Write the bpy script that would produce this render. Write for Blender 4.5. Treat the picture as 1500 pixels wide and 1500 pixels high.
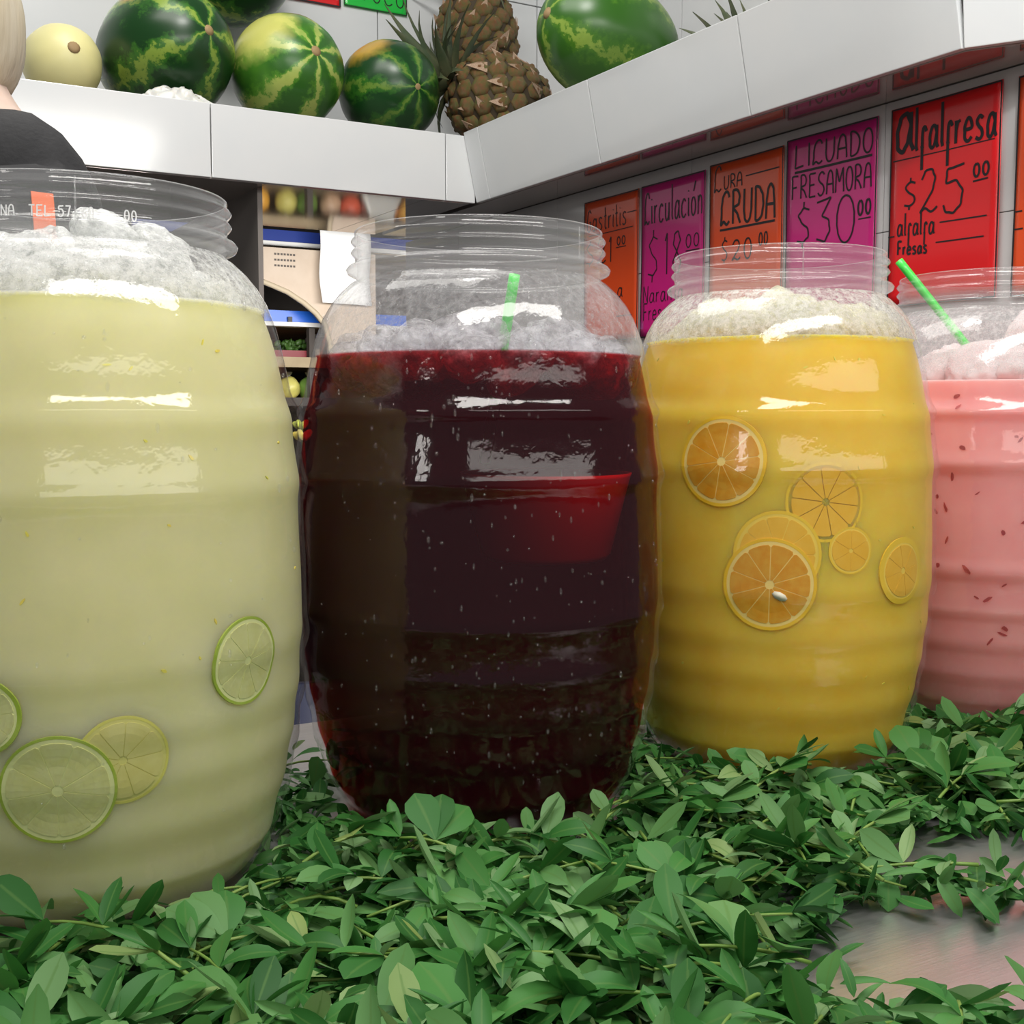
import bpy, bmesh, math, random
from mathutils import Vector, Matrix, noise
random.seed(7)
PI = math.pi
S = bpy.context.scene
for o in list(bpy.data.objects):
    bpy.data.objects.remove(o)

# ---------------------------------------------------------------- camera, world, lights, exposure
# stall frame: X along the row of jars, Y away over the counter, Z up, counter top at z = 0
cam = bpy.data.cameras.new('camera')
cam.sensor_width = 36.0
cam.lens = 1760 / 1500 * 36.0
cam.clip_start = 0.02
camo = bpy.data.objects.new('camera', cam)
S.collection.objects.link(camo)
camo.location = (0, 0, .309)
camo.rotation_euler = (PI / 2 - math.atan(145 / 1760), 0, -PI / 6)
S.camera = camo

S.view_settings.view_transform = 'Standard'
S.view_settings.look = 'None'
S.view_settings.exposure = 0.0
S.view_settings.gamma = 1.0
S.view_settings.use_curve_mapping = False
S.cycles.max_bounces = 10
S.cycles.diffuse_bounces = 4
S.cycles.glossy_bounces = 3
S.cycles.transmission_bounces = 4
S.cycles.transparent_max_bounces = 40
S.cycles.caustics_reflective = False
S.cycles.caustics_refractive = False
S.cycles.sample_clamp_indirect = 4.0

W = bpy.data.worlds.new('market_hall')
S.world = W
W.use_nodes = True
W.node_tree.nodes['Background'].inputs[0].default_value = (.93, .95, 1.0, 1)
W.node_tree.nodes['Background'].inputs[1].default_value = .16


def area(name, loc, target, sx, sy, power, col=(1, .97, .92)):
    l = bpy.data.lights.new(name, 'AREA')
    l.shape = 'RECTANGLE'
    l.size, l.size_y, l.energy, l.color = sx, sy, power, col
    o = bpy.data.objects.new(name, l)
    S.collection.objects.link(o)
    o.location = loc
    o.rotation_euler = (Vector(target) - Vector(loc)).to_track_quat('-Z', 'Y').to_euler()
    return o


area('aisle_lamp', (.65, -1.3, 1.06), (.55, .9, .25), 3.4, .40, 13)             # row of tubes across the aisle
area('counter_lamp', (.42, .12, 1.22), (.45, .85, .33), 1.3, .22, 13.5)              # tube over the customers' side of the counter
area('side_lamp', (-1.3, -.1, .85), (.3, .9, .25), .2, .5, 2.5)
area('hall_lamp', (.35, 1.45, 1.95), (.45, 1.5, 0), 1.3, .9, 22)               # over the stall
area('fruit_lamp', (.55, 1.0, 2.0), (.85, 2.5, .95), .4, .4, 10, (1, .98, .94))   # lights the fruit ledge
area('far_stall_lamp', (1.5, 3.4, .70), (1.65, 4.3, .45), .9, .12, 11)
sl = bpy.data.lights.new('ledge_fill_spot', 'SPOT')                                  # added light that whitens the turned end of the ledge, no lamp known there
sl.energy, sl.spot_size, sl.spot_blend, sl.shadow_soft_size = 34, math.radians(13), .4, .03
slo = bpy.data.objects.new('ledge_fill_spot', sl)
S.collection.objects.link(slo)
slo.location = (.55, -.15, 1.35)
slo.rotation_euler = (Vector((1.285, .94, .84)) - Vector(slo.location)).to_track_quat('-Z', 'Y').to_euler()

# ---------------------------------------------------------------- helpers
COL = S.collection


def tag(o, label=None, cat=None, group=None, kind=None):
    if label: o['label'] = label
    if cat: o['category'] = cat
    if group: o['group'] = group
    if kind: o['kind'] = kind
    return o


def empty(name, loc=(0, 0, 0), label=None, cat=None, group=None):
    o = bpy.data.objects.new(name, None)
    o.empty_display_size = .02
    COL.objects.link(o)
    o.location = loc
    return tag(o, label, cat, group)


def mesh(name, verts, faces, smooth=True):
    me = bpy.data.meshes.new(name)
    me.from_pydata([tuple(v) for v in verts], [], faces)
    me.update()
    if smooth:
        me.polygons.foreach_set('use_smooth', [True] * len(me.polygons))
    return me


def put(name, me, mat, parent=None, loc=None):
    o = bpy.data.objects.new(name, me)
    COL.objects.link(o)
    if mat is not None and not me.materials:
        me.materials.append(mat)
    if parent is not None:
        o.parent = parent
    if loc is not None:
        o.location = loc
    return o


def obj(name, verts, faces, mat, parent=None, smooth=True, loc=None):
    return put(name, mesh(name, verts, faces, smooth), mat, parent, loc)


def box_vf(x0, x1, y0, y1, z0, z1):
    v = [(x0, y0, z0), (x1, y0, z0), (x1, y1, z0), (x0, y1, z0), (x0, y0, z1), (x1, y0, z1), (x1, y1, z1), (x0, y1, z1)]
    f = [(0, 3, 2, 1), (4, 5, 6, 7), (0, 1, 5, 4), (1, 2, 6, 5), (2, 3, 7, 6), (3, 0, 4, 7)]
    return v, f


def bevel_me(me, w, seg=2):
    bm = bmesh.new()
    bm.from_mesh(me)
    bmesh.ops.bevel(bm, geom=bm.edges[:], offset=w, segments=seg, affect='EDGES', profile=.6)
    bm.to_mesh(me)
    bm.free()
    return me


def box(name, x0, x1, y0, y1, z0, z1, mat, parent=None, bev=0.0):
    v, f = box_vf(x0, x1, y0, y1, z0, z1)
    me = mesh(name, v, f, False)
    if bev: bevel_me(me, bev)
    return put(name, me, mat, parent)


def prism(name, poly, h0, h1, mat, parent=None, bev=0.0):
    """poly of (x,y) counter-clockwise, extruded in z; h0/h1 may be functions of the vertex."""
    n = len(poly)
    v = [(p[0], p[1], h0) for p in poly] + [(p[0], p[1], h1) for p in poly]
    f = [tuple(range(n - 1, -1, -1)), tuple(range(n, 2 * n))] + [(i, (i + 1) % n, n + (i + 1) % n, n + i) for i in range(n)]
    me = mesh(name, v, f, False)
    if bev: bevel_me(me, bev)
    return put(name, me, mat, parent)


def lathe_vf(prof, n=96, closed=False):
    v, f, rings = [], [], []
    for r, z in prof:
        if r < 1e-6:
            rings.append([len(v)])
            v.append((0, 0, z))
        else:
            rings.append(list(range(len(v), len(v) + n)))
            v += [(r * math.cos(2 * PI * k / n), r * math.sin(2 * PI * k / n), z) for k in range(n)]
    m = len(rings)
    for i in range(m if closed else m - 1):
        a, b = rings[i], rings[(i + 1) % m]
        for k in range(n):
            k2 = (k + 1) % n
            if len(a) == 1 and len(b) == 1: break
            if len(a) == 1: f.append((a[0], b[k2], b[k]))
            elif len(b) == 1: f.append((a[k], a[k2], b[0]))
            else: f.append((a[k], a[k2], b[k2], b[k]))
    return v, f


def tube_vf(pts, radii, n=8, caps=True):
    v, f = [], []
    P = [Vector(p) for p in pts]
    if not hasattr(radii, '__len__'): radii = [radii] * len(P)
    up = Vector((0, 0, 1))
    for i, p in enumerate(P):
        t = (P[min(i + 1, len(P) - 1)] - P[max(i - 1, 0)]).normalized()
        a = t.cross(up if abs(t.z) < .9 else Vector((1, 0, 0))).normalized()
        b = t.cross(a)
        for k in range(n):
            q = p + (a * math.cos(2 * PI * k / n) + b * math.sin(2 * PI * k / n)) * radii[i]
            v.append(tuple(q))
    for i in range(len(P) - 1):
        for k in range(n):
            f.append((i * n + k, i * n + (k + 1) % n, (i + 1) * n + (k + 1) % n, (i + 1) * n + k))
    if caps:
        f.append(tuple(range(n - 1, -1, -1)))
        f.append(tuple(range((len(P) - 1) * n, len(P) * n)))
    return v, f


def join_vf(parts):
    v, f = [], []
    for pv, pf in parts:
        o = len(v)
        v += list(pv)
        f += [tuple(i + o for i in q) for q in pf]
    return v, f


def ellipsoid_vf(rx, ry, rz, nu=32, nv=20, fn=None):
    v, f = [], []
    for j in range(nv + 1):
        th = PI * j / nv
        for i in range(nu):
            ph = 2 * PI * i / nu
            d = Vector((math.sin(th) * math.cos(ph), math.sin(th) * math.sin(ph), math.cos(th)))
            s = fn(d) if fn else 1.0
            v.append((rx * d.x * s, ry * d.y * s, rz * d.z * s))
    for j in range(nv):
        for i in range(nu):
            a, b = j * nu + i, j * nu + (i + 1) % nu
            c, e = (j + 1) * nu + (i + 1) % nu, (j + 1) * nu + i
            if j == 0: f.append((a, e, c))
            elif j == nv - 1: f.append((a, e, b))
            else: f.append((a, e, c, b))
    # collapse is not needed: pole rings are coincident points
    return v, f


def interp(tab, x):
    if x <= tab[0][0]: return tab[0][1]
    for (a, b), (c, d) in zip(tab, tab[1:]):
        if x <= c: return b + (d - b) * (x - a) / (c - a) if c > a else d
    return tab[-1][1]


# ---------------------------------------------------------------- materials
def newmat(name):
    m = bpy.data.materials.new(name)
    m.use_nodes = True
    nt = m.node_tree
    for n in list(nt.nodes): nt.nodes.remove(n)
    out = nt.nodes.new('ShaderNodeOutputMaterial')
    return m, nt, out


def N(nt, t, **kw):
    n = nt.nodes.new(t)
    for k, v in kw.items():
        if k == 'inp':
            for a, b in v.items(): n.inputs[a].default_value = b
        else: setattr(n, k, v)
    return n


def c4(c): return (c[0], c[1], c[2], 1)


def noise_node(nt, scale, detail=3, coord='Object', rough=.55, vec_scale=None):
    tc = N(nt, 'ShaderNodeTexCoord')
    nz = N(nt, 'ShaderNodeTexNoise', inp={'Scale': scale, 'Detail': detail, 'Roughness': rough})
    src = tc.outputs[coord]
    if vec_scale:
        mp = N(nt, 'ShaderNodeMapping')
        mp.inputs['Scale'].default_value = vec_scale
        nt.links.new(src, mp.inputs[0])
        src = mp.outputs[0]
    nt.links.new(src, nz.inputs['Vector'])
    return nz


def ramp(nt, fac, stops):
    r = N(nt, 'ShaderNodeValToRGB')
    e = r.color_ramp.elements
    while len(e) > 1: e.remove(e[-1])
    e[0].position, e[0].color = stops[0][0], c4(stops[0][1])
    for p, c in stops[1:]:
        q = e.new(p)
        q.color = c4(c)
    nt.links.new(fac, r.inputs[0])
    return r


def pbr(name, col, rough=.5, metal=0, spec=.5, var=None, vscale=8, bump=0, bscale=60, sss=0, sssr=.02, sssc=(1, .7, .4), coat=0, coord='Object', vec_scale=None):
    """plain procedural surface: base colour, broken by noise between col and var, with fine relief."""
    m, nt, out = newmat(name)
    p = N(nt, 'ShaderNodeBsdfPrincipled')
    p.inputs['Base Color'].default_value = c4(col)
    p.inputs['Roughness'].default_value = rough
    p.inputs['Metallic'].default_value = metal
    p.inputs['Specular IOR Level'].default_value = spec
    if coat:
        p.inputs['Coat Weight'].default_value = coat
        p.inputs['Coat Roughness'].default_value = .08
    if var is not None:
        nz = noise_node(nt, vscale, 4, coord, vec_scale=vec_scale)
        r = ramp(nt, nz.outputs[0], [(.35, col), (.65, var)])
        nt.links.new(r.outputs[0], p.inputs['Base Color'])
    if bump:
        nb = noise_node(nt, bscale, 3, coord, vec_scale=vec_scale)
        b = N(nt, 'ShaderNodeBump', inp={'Strength': bump, 'Distance': .004})
        nt.links.new(nb.outputs[0], b.inputs['Height'])
        nt.links.new(b.outputs[0], p.inputs['Normal'])
    if sss:
        p.inputs['Subsurface Weight'].default_value = sss
        p.inputs['Subsurface Radius'].default_value = sssc
        p.inputs['Subsurface Scale'].default_value = sssr
    nt.links.new(p.outputs[0], out.inputs[0])
    return m


def shell_mat(name, haze, gloss=True, fog_from=None, fog=0.3, fog_noise=False, tint=(.985, .985, .985)):
    """clear moulded plastic: straight-through transparency, a film of haze, and a Fresnel gloss on the outside.
    fog_from: condensation on the wall above that height (object z)."""
    m, nt, out = newmat(name)
    tr = N(nt, 'ShaderNodeBsdfTransparent', inp={'Color': c4(tint)})
    df = N(nt, 'ShaderNodeBsdfDiffuse', inp={'Color': (.86, .86, .87, 1)})
    tl = N(nt, 'ShaderNodeBsdfTranslucent', inp={'Color': (.86, .86, .87, 1)})
    hz = N(nt, 'ShaderNodeMixShader', inp={0: .5})
    nt.links.new(df.outputs[0], hz.inputs[1])
    nt.links.new(tl.outputs[0], hz.inputs[2])
    lw = N(nt, 'ShaderNodeLayerWeight', inp={'Blend': .5})
    p3 = N(nt, 'ShaderNodeMath', operation='POWER', inp={1: 4.0})
    nt.links.new(lw.outputs['Facing'], p3.inputs[0])
    edge = N(nt, 'ShaderNodeMath', operation='MULTIPLY_ADD', inp={1: 2.0, 2: 1.0})
    nt.links.new(p3.outputs[0], edge.inputs[0])
    base = N(nt, 'ShaderNodeMath', operation='MULTIPLY', inp={1: haze})
    nt.links.new(edge.outputs[0], base.inputs[0])
    hfac = base.outputs[0]
    if fog_from is not None:
        tc = N(nt, 'ShaderNodeTexCoord')
        sp = N(nt, 'ShaderNodeSeparateXYZ')
        nt.links.new(tc.outputs['Object'], sp.inputs[0])
        nw = noise_node(nt, 22, 2)
        wob = N(nt, 'ShaderNodeMath', operation='MULTIPLY_ADD', inp={1: .014, 2: -.007})
        nt.links.new(nw.outputs[0], wob.inputs[0])
        zz = N(nt, 'ShaderNodeMath', operation='ADD')
        nt.links.new(sp.outputs[2], zz.inputs[0])
        nt.links.new(wob.outputs[0], zz.inputs[1])
        mr = N(nt, 'ShaderNodeMapRange', inp={1: fog_from - .004, 2: fog_from + .004, 3: 0.0, 4: fog})
        nt.links.new(zz.outputs[0], mr.inputs[0])
        fo = mr.outputs[0]
        if fog_noise:
            nf = noise_node(nt, 190, 4, rough=.75)
            rr = N(nt, 'ShaderNodeMapRange', inp={1: .40, 2: .62, 3: .35, 4: 1.5})
            nt.links.new(nf.outputs[0], rr.inputs[0])
            mu = N(nt, 'ShaderNodeMath', operation='MULTIPLY')
            nt.links.new(mr.outputs[0], mu.inputs[0])
            nt.links.new(rr.outputs[0], mu.inputs[1])
            fo = mu.outputs[0]
        ad = N(nt, 'ShaderNodeMath', operation='ADD', use_clamp=True)
        nt.links.new(base.outputs[0], ad.inputs[0])
        nt.links.new(fo, ad.inputs[1])
        hfac = ad.outputs[0]
    mx = N(nt, 'ShaderNodeMixShader')
    nt.links.new(hfac, mx.inputs[0])
    nt.links.new(tr.outputs[0], mx.inputs[1])
    nt.links.new(hz.outputs[0], mx.inputs[2])
    last = mx
    if gloss:
        gl = N(nt, 'ShaderNodeBsdfGlossy', inp={'Roughness': .07, 'Color': (1, 1, 1, 1)})
        n1 = noise_node(nt, 26, 2)
        b1 = N(nt, 'ShaderNodeBump', inp={'Strength': .10, 'Distance': .006})
        nt.links.new(n1.outputs[0], b1.inputs['Height'])
        n2 = noise_node(nt, 150, 2)
        b2 = N(nt, 'ShaderNodeBump', inp={'Strength': .16, 'Distance': .0012})
        nt.links.new(n2.outputs[0], b2.inputs['Height'])
        nt.links.new(b1.outputs[0], b2.inputs['Normal'])
        nt.links.new(b2.outputs[0], gl.inputs['Normal'])
        p5 = N(nt, 'ShaderNodeMath', operation='POWER', inp={1: 5.0})
        nt.links.new(lw.outputs['Facing'], p5.inputs[0])
        fr = N(nt, 'ShaderNodeMath', operation='MULTIPLY_ADD', inp={1: .50, 2: .042})
        nt.links.new(p5.outputs[0], fr.inputs[0])
        mg = N(nt, 'ShaderNodeMixShader')
        nt.links.new(fr.outputs[0], mg.inputs[0])
        nt.links.new(mx.outputs[0], mg.inputs[1])
        nt.links.new(gl.outputs[0], mg.inputs[2])
        last = mg
    nt.links.new(last.outputs[0], out.inputs[0])
    return m


def ice_mat(name, col, opacity):
    m, nt, out = newmat(name)
    tr = N(nt, 'ShaderNodeBsdfTransparent', inp={'Color': (.95, .96, .97, 1)})
    p = N(nt, 'ShaderNodeBsdfPrincipled', inp={'Base Color': c4(col), 'Roughness': .18})
    p.inputs['Subsurface Weight'].default_value = .5
    p.inputs['Subsurface Radius'].default_value = (1, 1, 1)
    p.inputs['Subsurface Scale'].default_value = .01
    nz = noise_node(nt, 2.6, 4)
    r = N(nt, 'ShaderNodeMapRange', inp={1: .3, 2: .7, 3: max(0, opacity - .3), 4: min(1, opacity + .3)})
    nt.links.new(nz.outputs[0], r.inputs[0])
    b = N(nt, 'ShaderNodeBump', inp={'Strength': .35, 'Distance': .12})
    nt.links.new(nz.outputs[0], b.inputs['Height'])
    nt.links.new(b.outputs[0], p.inputs['Normal'])
    mx = N(nt, 'ShaderNodeMixShader')
    nt.links.new(r.outputs[0], mx.inputs[0])
    nt.links.new(tr.outputs[0], mx.inputs[1])
    nt.links.new(p.outputs[0], mx.inputs[2])
    nt.links.new(mx.outputs[0], out.inputs[0])
    return m


def liquid_mat(name, col, var, sssc, sssr=.03):
    return pbr(name, col, .35, spec=.2, var=var, vscale=28, sss=.85, sssr=sssr, sssc=sssc)


def hibiscus_mat():
    m, nt, out = newmat('hibiscus_water')
    tr = N(nt, 'ShaderNodeBsdfTransparent', inp={'Color': (1, 1, 1, 1)})
    va = N(nt, 'ShaderNodeVolumeAbsorption', inp={'Color': (.870, .06, .12, 1), 'Density': 185.0})
    pr = N(nt, 'ShaderNodeBsdfDiffuse', inp={'Color': (.26, .008, .03, 1)})      # fine sediment makes the drink slightly cloudy
    mx = N(nt, 'ShaderNodeMixShader', inp={0: .085})
    nt.links.new(tr.outputs[0], mx.inputs[1])
    nt.links.new(pr.outputs[0], mx.inputs[2])
    nt.links.new(mx.outputs[0], out.inputs['Surface'])
    nt.links.new(va.outputs[0], out.inputs['Volume'])
    return m


def melon_mat(name, dark, mid, light, nst, lightness, spot=None, spotc=(.55, .32, .04)):
    """watermelon rind: jagged pale stripes running from pole to pole (object Z is the stem axis)."""
    m, nt, out = newmat(name)
    tc = N(nt, 'ShaderNodeTexCoord')
    sp = N(nt, 'ShaderNodeSeparateXYZ')
    nt.links.new(tc.outputs['Object'], sp.inputs[0])
    at = N(nt, 'ShaderNodeMath', operation='ARCTAN2')
    nt.links.new(sp.outputs[1], at.inputs[0])
    nt.links.new(sp.outputs[0], at.inputs[1])
    mu = N(nt, 'ShaderNodeMath', operation='MULTIPLY', inp={1: float(nst)})
    nt.links.new(at.outputs[0], mu.inputs[0])
    nz = noise_node(nt, 34, 5, rough=.65)
    dn = N(nt, 'ShaderNodeMath', operation='MULTIPLY_ADD', inp={1: 6.5, 2: -3.25})
    nt.links.new(nz.outputs[0], dn.inputs[0])
    ad = N(nt, 'ShaderNodeMath', operation='ADD')
    nt.links.new(mu.outputs[0], ad.inputs[0])
    nt.links.new(dn.outputs[0], ad.inputs[1])
    si = N(nt, 'ShaderNodeMath', operation='SINE')
    nt.links.new(ad.outputs[0], si.inputs[0])
    mr = N(nt, 'ShaderNodeMapRange', inp={1: -1.0, 2: 1.0, 3: 0.0, 4: 1.0})
    nt.links.new(si.outputs[0], mr.inputs[0])
    r = ramp(nt, mr.outputs[0], [(.0, dark), (.45 - lightness, dark), (.80 - lightness, mid), (.90 - lightness, mid), (.985 - lightness * .6, light)])
    # blotches
    n2 = noise_node(nt, 11, 3)
    mxb = N(nt, 'ShaderNodeMix', data_type='RGBA')
    rb = N(nt, 'ShaderNodeMapRange', inp={1: .45, 2: .72, 3: 0.0, 4: .75})
    nt.links.new(n2.outputs[0], rb.inputs[0])
    nt.links.new(rb.outputs[0], mxb.inputs[0])
    nt.links.new(r.outputs[0], mxb.inputs[6])
    mxb.inputs[7].default_value = c4(mid if lightness > .1 else dark)
    colout = mxb.outputs[2]
    if spot is not None:
        vd = N(nt, 'ShaderNodeVectorMath', operation='DISTANCE')
        nt.links.new(tc.outputs['Object'], vd.inputs[0])
        vd.inputs[1].default_value = spot[0]
        n3 = noise_node(nt, 20, 3)
        ws = N(nt, 'ShaderNodeMath', operation='MULTIPLY_ADD', inp={1: .06, 2: -.03})
        nt.links.new(n3.outputs[0], ws.inputs[0])
        a2 = N(nt, 'ShaderNodeMath', operation='ADD')
        nt.links.new(vd.outputs['Value'], a2.inputs[0])
        nt.links.new(ws.outputs[0], a2.inputs[1])
        ms = N(nt, 'ShaderNodeMapRange', inp={1: spot[1] * .5, 2: spot[1], 3: .9, 4: 0.0})
        nt.links.new(a2.outputs[0], ms.inputs[0])
        mx2 = N(nt, 'ShaderNodeMix', data_type='RGBA')
        nt.links.new(ms.outputs[0], mx2.inputs[0])
        nt.links.new(colout, mx2.inputs[6])
        mx2.inputs[7].default_value = c4(spotc)
        colout = mx2.outputs[2]
    p = N(nt, 'ShaderNodeBsdfPrincipled', inp={'Roughness': .3})
    p.inputs['Specular IOR Level'].default_value = .5
    nt.links.new(colout, p.inputs['Base Color'])
    nt.links.new(p.outputs[0], out.inputs[0])
    return m


def leaf_mat(name, use_attr):
    """alfalfa leaflet: greens vary leaf by leaf, paler midrib along the UV centre line, light shines through."""
    m, nt, out = newmat(name)
    if use_attr:
        a = N(nt, 'ShaderNodeAttribute', attribute_name='tint')
        rnd = a.outputs['Fac']
    else:
        a = N(nt, 'ShaderNodeObjectInfo')
        rnd = a.outputs['Random']
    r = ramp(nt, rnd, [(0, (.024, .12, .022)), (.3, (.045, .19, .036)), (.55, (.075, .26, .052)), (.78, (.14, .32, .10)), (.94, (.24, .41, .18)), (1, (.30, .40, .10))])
    uv = N(nt, 'ShaderNodeUVMap', uv_map='leaf')
    sp = N(nt, 'ShaderNodeSeparateXYZ')
    nt.links.new(uv.outputs[0], sp.inputs[0])
    d = N(nt, 'ShaderNodeMath', operation='SUBTRACT', inp={1: .5})
    nt.links.new(sp.outputs[0], d.inputs[0])
    ab = N(nt, 'ShaderNodeMath', operation='ABSOLUTE')
    nt.links.new(d.outputs[0], ab.inputs[0])
    mr = N(nt, 'ShaderNodeMapRange', inp={1: .02, 2: .07, 3: .55, 4: 0.0})
    nt.links.new(ab.outputs[0], mr.inputs[0])
    mx = N(nt, 'ShaderNodeMix', data_type='RGBA')
    nt.links.new(mr.outputs[0], mx.inputs[0])
    nt.links.new(r.outputs[0], mx.inputs[6])
    mx.inputs[7].default_value = (.12, .26, .06, 1)
    p = N(nt, 'ShaderNodeBsdfPrincipled', inp={'Roughness': .5})
    p.inputs['Specular IOR Level'].default_value = .35
    nt.links.new(mx.outputs[2], p.inputs['Base Color'])
    tl = N(nt, 'ShaderNodeBsdfTranslucent')
    nt.links.new(mx.outputs[2], tl.inputs[0])
    ms = N(nt, 'ShaderNodeMixShader', inp={0: .22})
    nt.links.new(p.outputs[0], ms.inputs[1])
    nt.links.new(tl.outputs[0], ms.inputs[2])
    nt.links.new(ms.outputs[0], out.inputs[0])
    return m


M = {}
M['tile'] = pbr('white_glazed_tile', (.68, .70, .71), .12, spec=.6, var=(.71, .72, .72), vscale=6, bump=.02, bscale=9)
M['soffit'] = pbr('glossy_soffit_tile', (.56, .51, .48), .055, metal=.62, spec=.8, var=(.52, .475, .45), vscale=5)
M['grout'] = pbr('grey_grout', (.32, .30, .28), .8, var=(.25, .24, .23), vscale=40)
M['wall_tile'] = pbr('wall_tile', (.56, .55, .55), .15, spec=.6, var=(.60, .585, .58), vscale=5, bump=.02, bscale=9)
M['plaster'] = pbr('painted_wall', (.80, .81, .82), .5, var=(.77, .78, .79), vscale=5)
M['pillar'] = pbr('grey_brown_partition', (.28, .25, .23), .5, var=(.25, .225, .205), vscale=7)
M['steel'] = pbr('brushed_steel', (.62, .60, .60), .32, metal=.85, var=(.70, .68, .68), vscale=10, bump=.06, bscale=40, vec_scale=(1, 14, 1))
M['floor'] = pbr('concrete_floor', (.22, .21, .20), .6, var=(.28, .27, .26), vscale=3)
M['neck'] = shell_mat('hazy_plastic_neck', .14)
M['inner'] = shell_mat('plastic_inner_face', .05, gloss=False)
M['lime_water'] = liquid_mat('cloudy_lime_water', (.70, .67, .34), (.74, .70, .38), (1, .9, .45), .06)
M['mango_water'] = liquid_mat('cloudy_orange_water', (.85, .53, .055), (.87, .58, .08), (1, .65, .12), .05)
M['pink_milk'] = liquid_mat('pink_strawberry_water', (.86, .34, .34), (.88, .38, .37), (1, .6, .55), .04)
M['hibiscus'] = hibiscus_mat()
M['ice_white'] = ice_mat('white_crushed_ice', (.93, .95, .92), .66)
M['ice_clear'] = ice_mat('clear_ice', (.88, .86, .90), .22)
M['ice_yellow'] = ice_mat('yellowish_ice', (.88, .85, .62), .66)
M['foam'] = pbr('pale_pink_foam', (.90, .74, .74), .5, var=(.92, .80, .80), vscale=40, bump=.4, bscale=90, sss=.5, sssr=.01, sssc=(1, .8, .8))
M['strawberry'] = pbr('strawberry_flecks', (.32, .03, .04), .5, var=(.45, .06, .06), vscale=60)
M['pulp'] = pbr('fruit_pulp', (.75, .72, .10), .5, var=(.8, .6, .1), vscale=60)
M['lime_rind'] = pbr('lime_rind', (.30, .42, .03), .35, var=(.40, .50, .08), vscale=50)
M['lime_pith'] = pbr('lime_pith', (.72, .74, .34), .4)
M['lime_flesh'] = pbr('lime_flesh', (.69, .66, .25), .3, var=(.74, .71, .31), vscale=120, vec_scale=(1, 1, 1), sss=.3, sssr=.005)
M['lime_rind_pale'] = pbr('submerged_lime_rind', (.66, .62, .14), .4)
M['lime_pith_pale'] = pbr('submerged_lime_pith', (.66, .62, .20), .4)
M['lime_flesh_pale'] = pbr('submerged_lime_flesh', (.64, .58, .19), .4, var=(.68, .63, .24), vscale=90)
M['orange_rind'] = pbr('orange_rind', (.86, .50, .02), .35, var=(.9, .56, .04), vscale=50)
M['orange_pith'] = pbr('orange_pith', (.90, .66, .20), .4)
M['orange_flesh'] = pbr('orange_flesh', (.86, .32, .015), .3, var=(.88, .40, .04), vscale=110, sss=.3, sssr=.005)
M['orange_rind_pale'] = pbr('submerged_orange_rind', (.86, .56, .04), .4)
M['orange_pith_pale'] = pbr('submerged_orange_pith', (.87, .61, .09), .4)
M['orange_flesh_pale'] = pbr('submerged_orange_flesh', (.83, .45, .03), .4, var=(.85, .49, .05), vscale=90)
M['seed'] = pbr('orange_seed', (.85, .80, .62), .4)
M['red_plastic'] = pbr('red_plastic', (.75, .02, .03), .3)
M['green_plastic'] = pbr('bright_green_plastic', (.08, .80, .10), .3)
M['black_cloth'] = pbr('black_cloth', (.010, .010, .012), .8, var=(.016, .016, .018), vscale=30, bump=.3, bscale=120)
M['navy_cloth'] = pbr('dark_cloth', (.02, .022, .035), .8, var=(.028, .03, .045), vscale=30)
M['orange_cloth'] = pbr('orange_strap', (.85, .16, .04), .7)
M['skin'] = pbr('skin', (.62, .46, .38), .5, sss=.2, sssr=.01, var=(.66, .50, .42), vscale=25)
M['hair'] = pbr('fair_hair', (.48, .40, .26), .5, var=(.62, .56, .44), vscale=30, bump=.6, bscale=70, vec_scale=(1, 1, .12))
M['ink'] = pbr('black_marker', (.012, .010, .012), .45)
M['stem'] = pbr('alfalfa_stem', (.16, .30, .05), .5, var=(.24, .36, .08), vscale=40)
M['leaf'] = leaf_mat('alfalfa_leaflet', False)
M['leaf_bulk'] = leaf_mat('alfalfa_bed_leaf', True)
for k, c in dict(sign_orange=(.78, .075, .010), sign_magenta=(.60, .010, .20), sign_red=(.76, .006, .010), sign_green=(.01, .52, .05)).items():
    M[k] = pbr(k, c, .35, var=tuple(x * .93 for x in c), vscale=6, coat=.35, bump=.06, bscale=16)
M['paper'] = pbr('white_paper', (.88, .88, .88), .6)
M['cardboard'] = pbr('cardboard', (.52, .42, .33), .7, var=(.57, .47, .38), vscale=12)
M['box_edge'] = pbr('pale_board_edge', (.50, .42, .30), .7)
M['blue_strip'] = pbr('blue_shelf_strip', (.01, .12, .62), .35)
M['navy_strip'] = pbr('navy_shelf_strip', (.015, .04, .25), .35)
M['white_strip'] = pbr('white_shelf_edge', (.75, .75, .74), .4)
M['shelf_wood'] = pbr('tan_shelf_board', (.42, .33, .20), .6, var=(.35, .27, .16), vscale=10)
M['shelf_dark'] = pbr('dark_shelf_back', (.10, .085, .075), .7, var=(.07, .06, .055), vscale=5)
M['navy'] = pbr('navy_plastic', (.006, .012, .06), .4)
M['white_plastic'] = pbr('white_plastic_bag', (.60, .60, .57), .35, bump=.3, bscale=30, sss=.3, sssr=.01)

WM = dict(dark=(.006, .045, .008), mid=(.035, .15, .012), light=(.26, .36, .05))
M['honeydew'] = pbr('pale_yellow_rind', (.66, .62, .30), .4, var=(.72, .66, .30), vscale=9, bump=.05, bscale=40)
M['pine_eye'] = pbr('pineapple_eye', (.20, .085, .03), .55, var=(.10, .105, .025), vscale=2.2, bump=.5, bscale=160)
M['pine_bract'] = pbr('dry_bract', (.50, .37, .26), .7, var=(.22, .12, .07), vscale=18)
M['pine_body'] = pbr('pineapple_body', (.05, .035, .018), .8)
M['pine_leaf'] = pbr('pineapple_leaf', (.055, .085, .04), .5, var=(.12, .12, .06), vscale=20)

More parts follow.
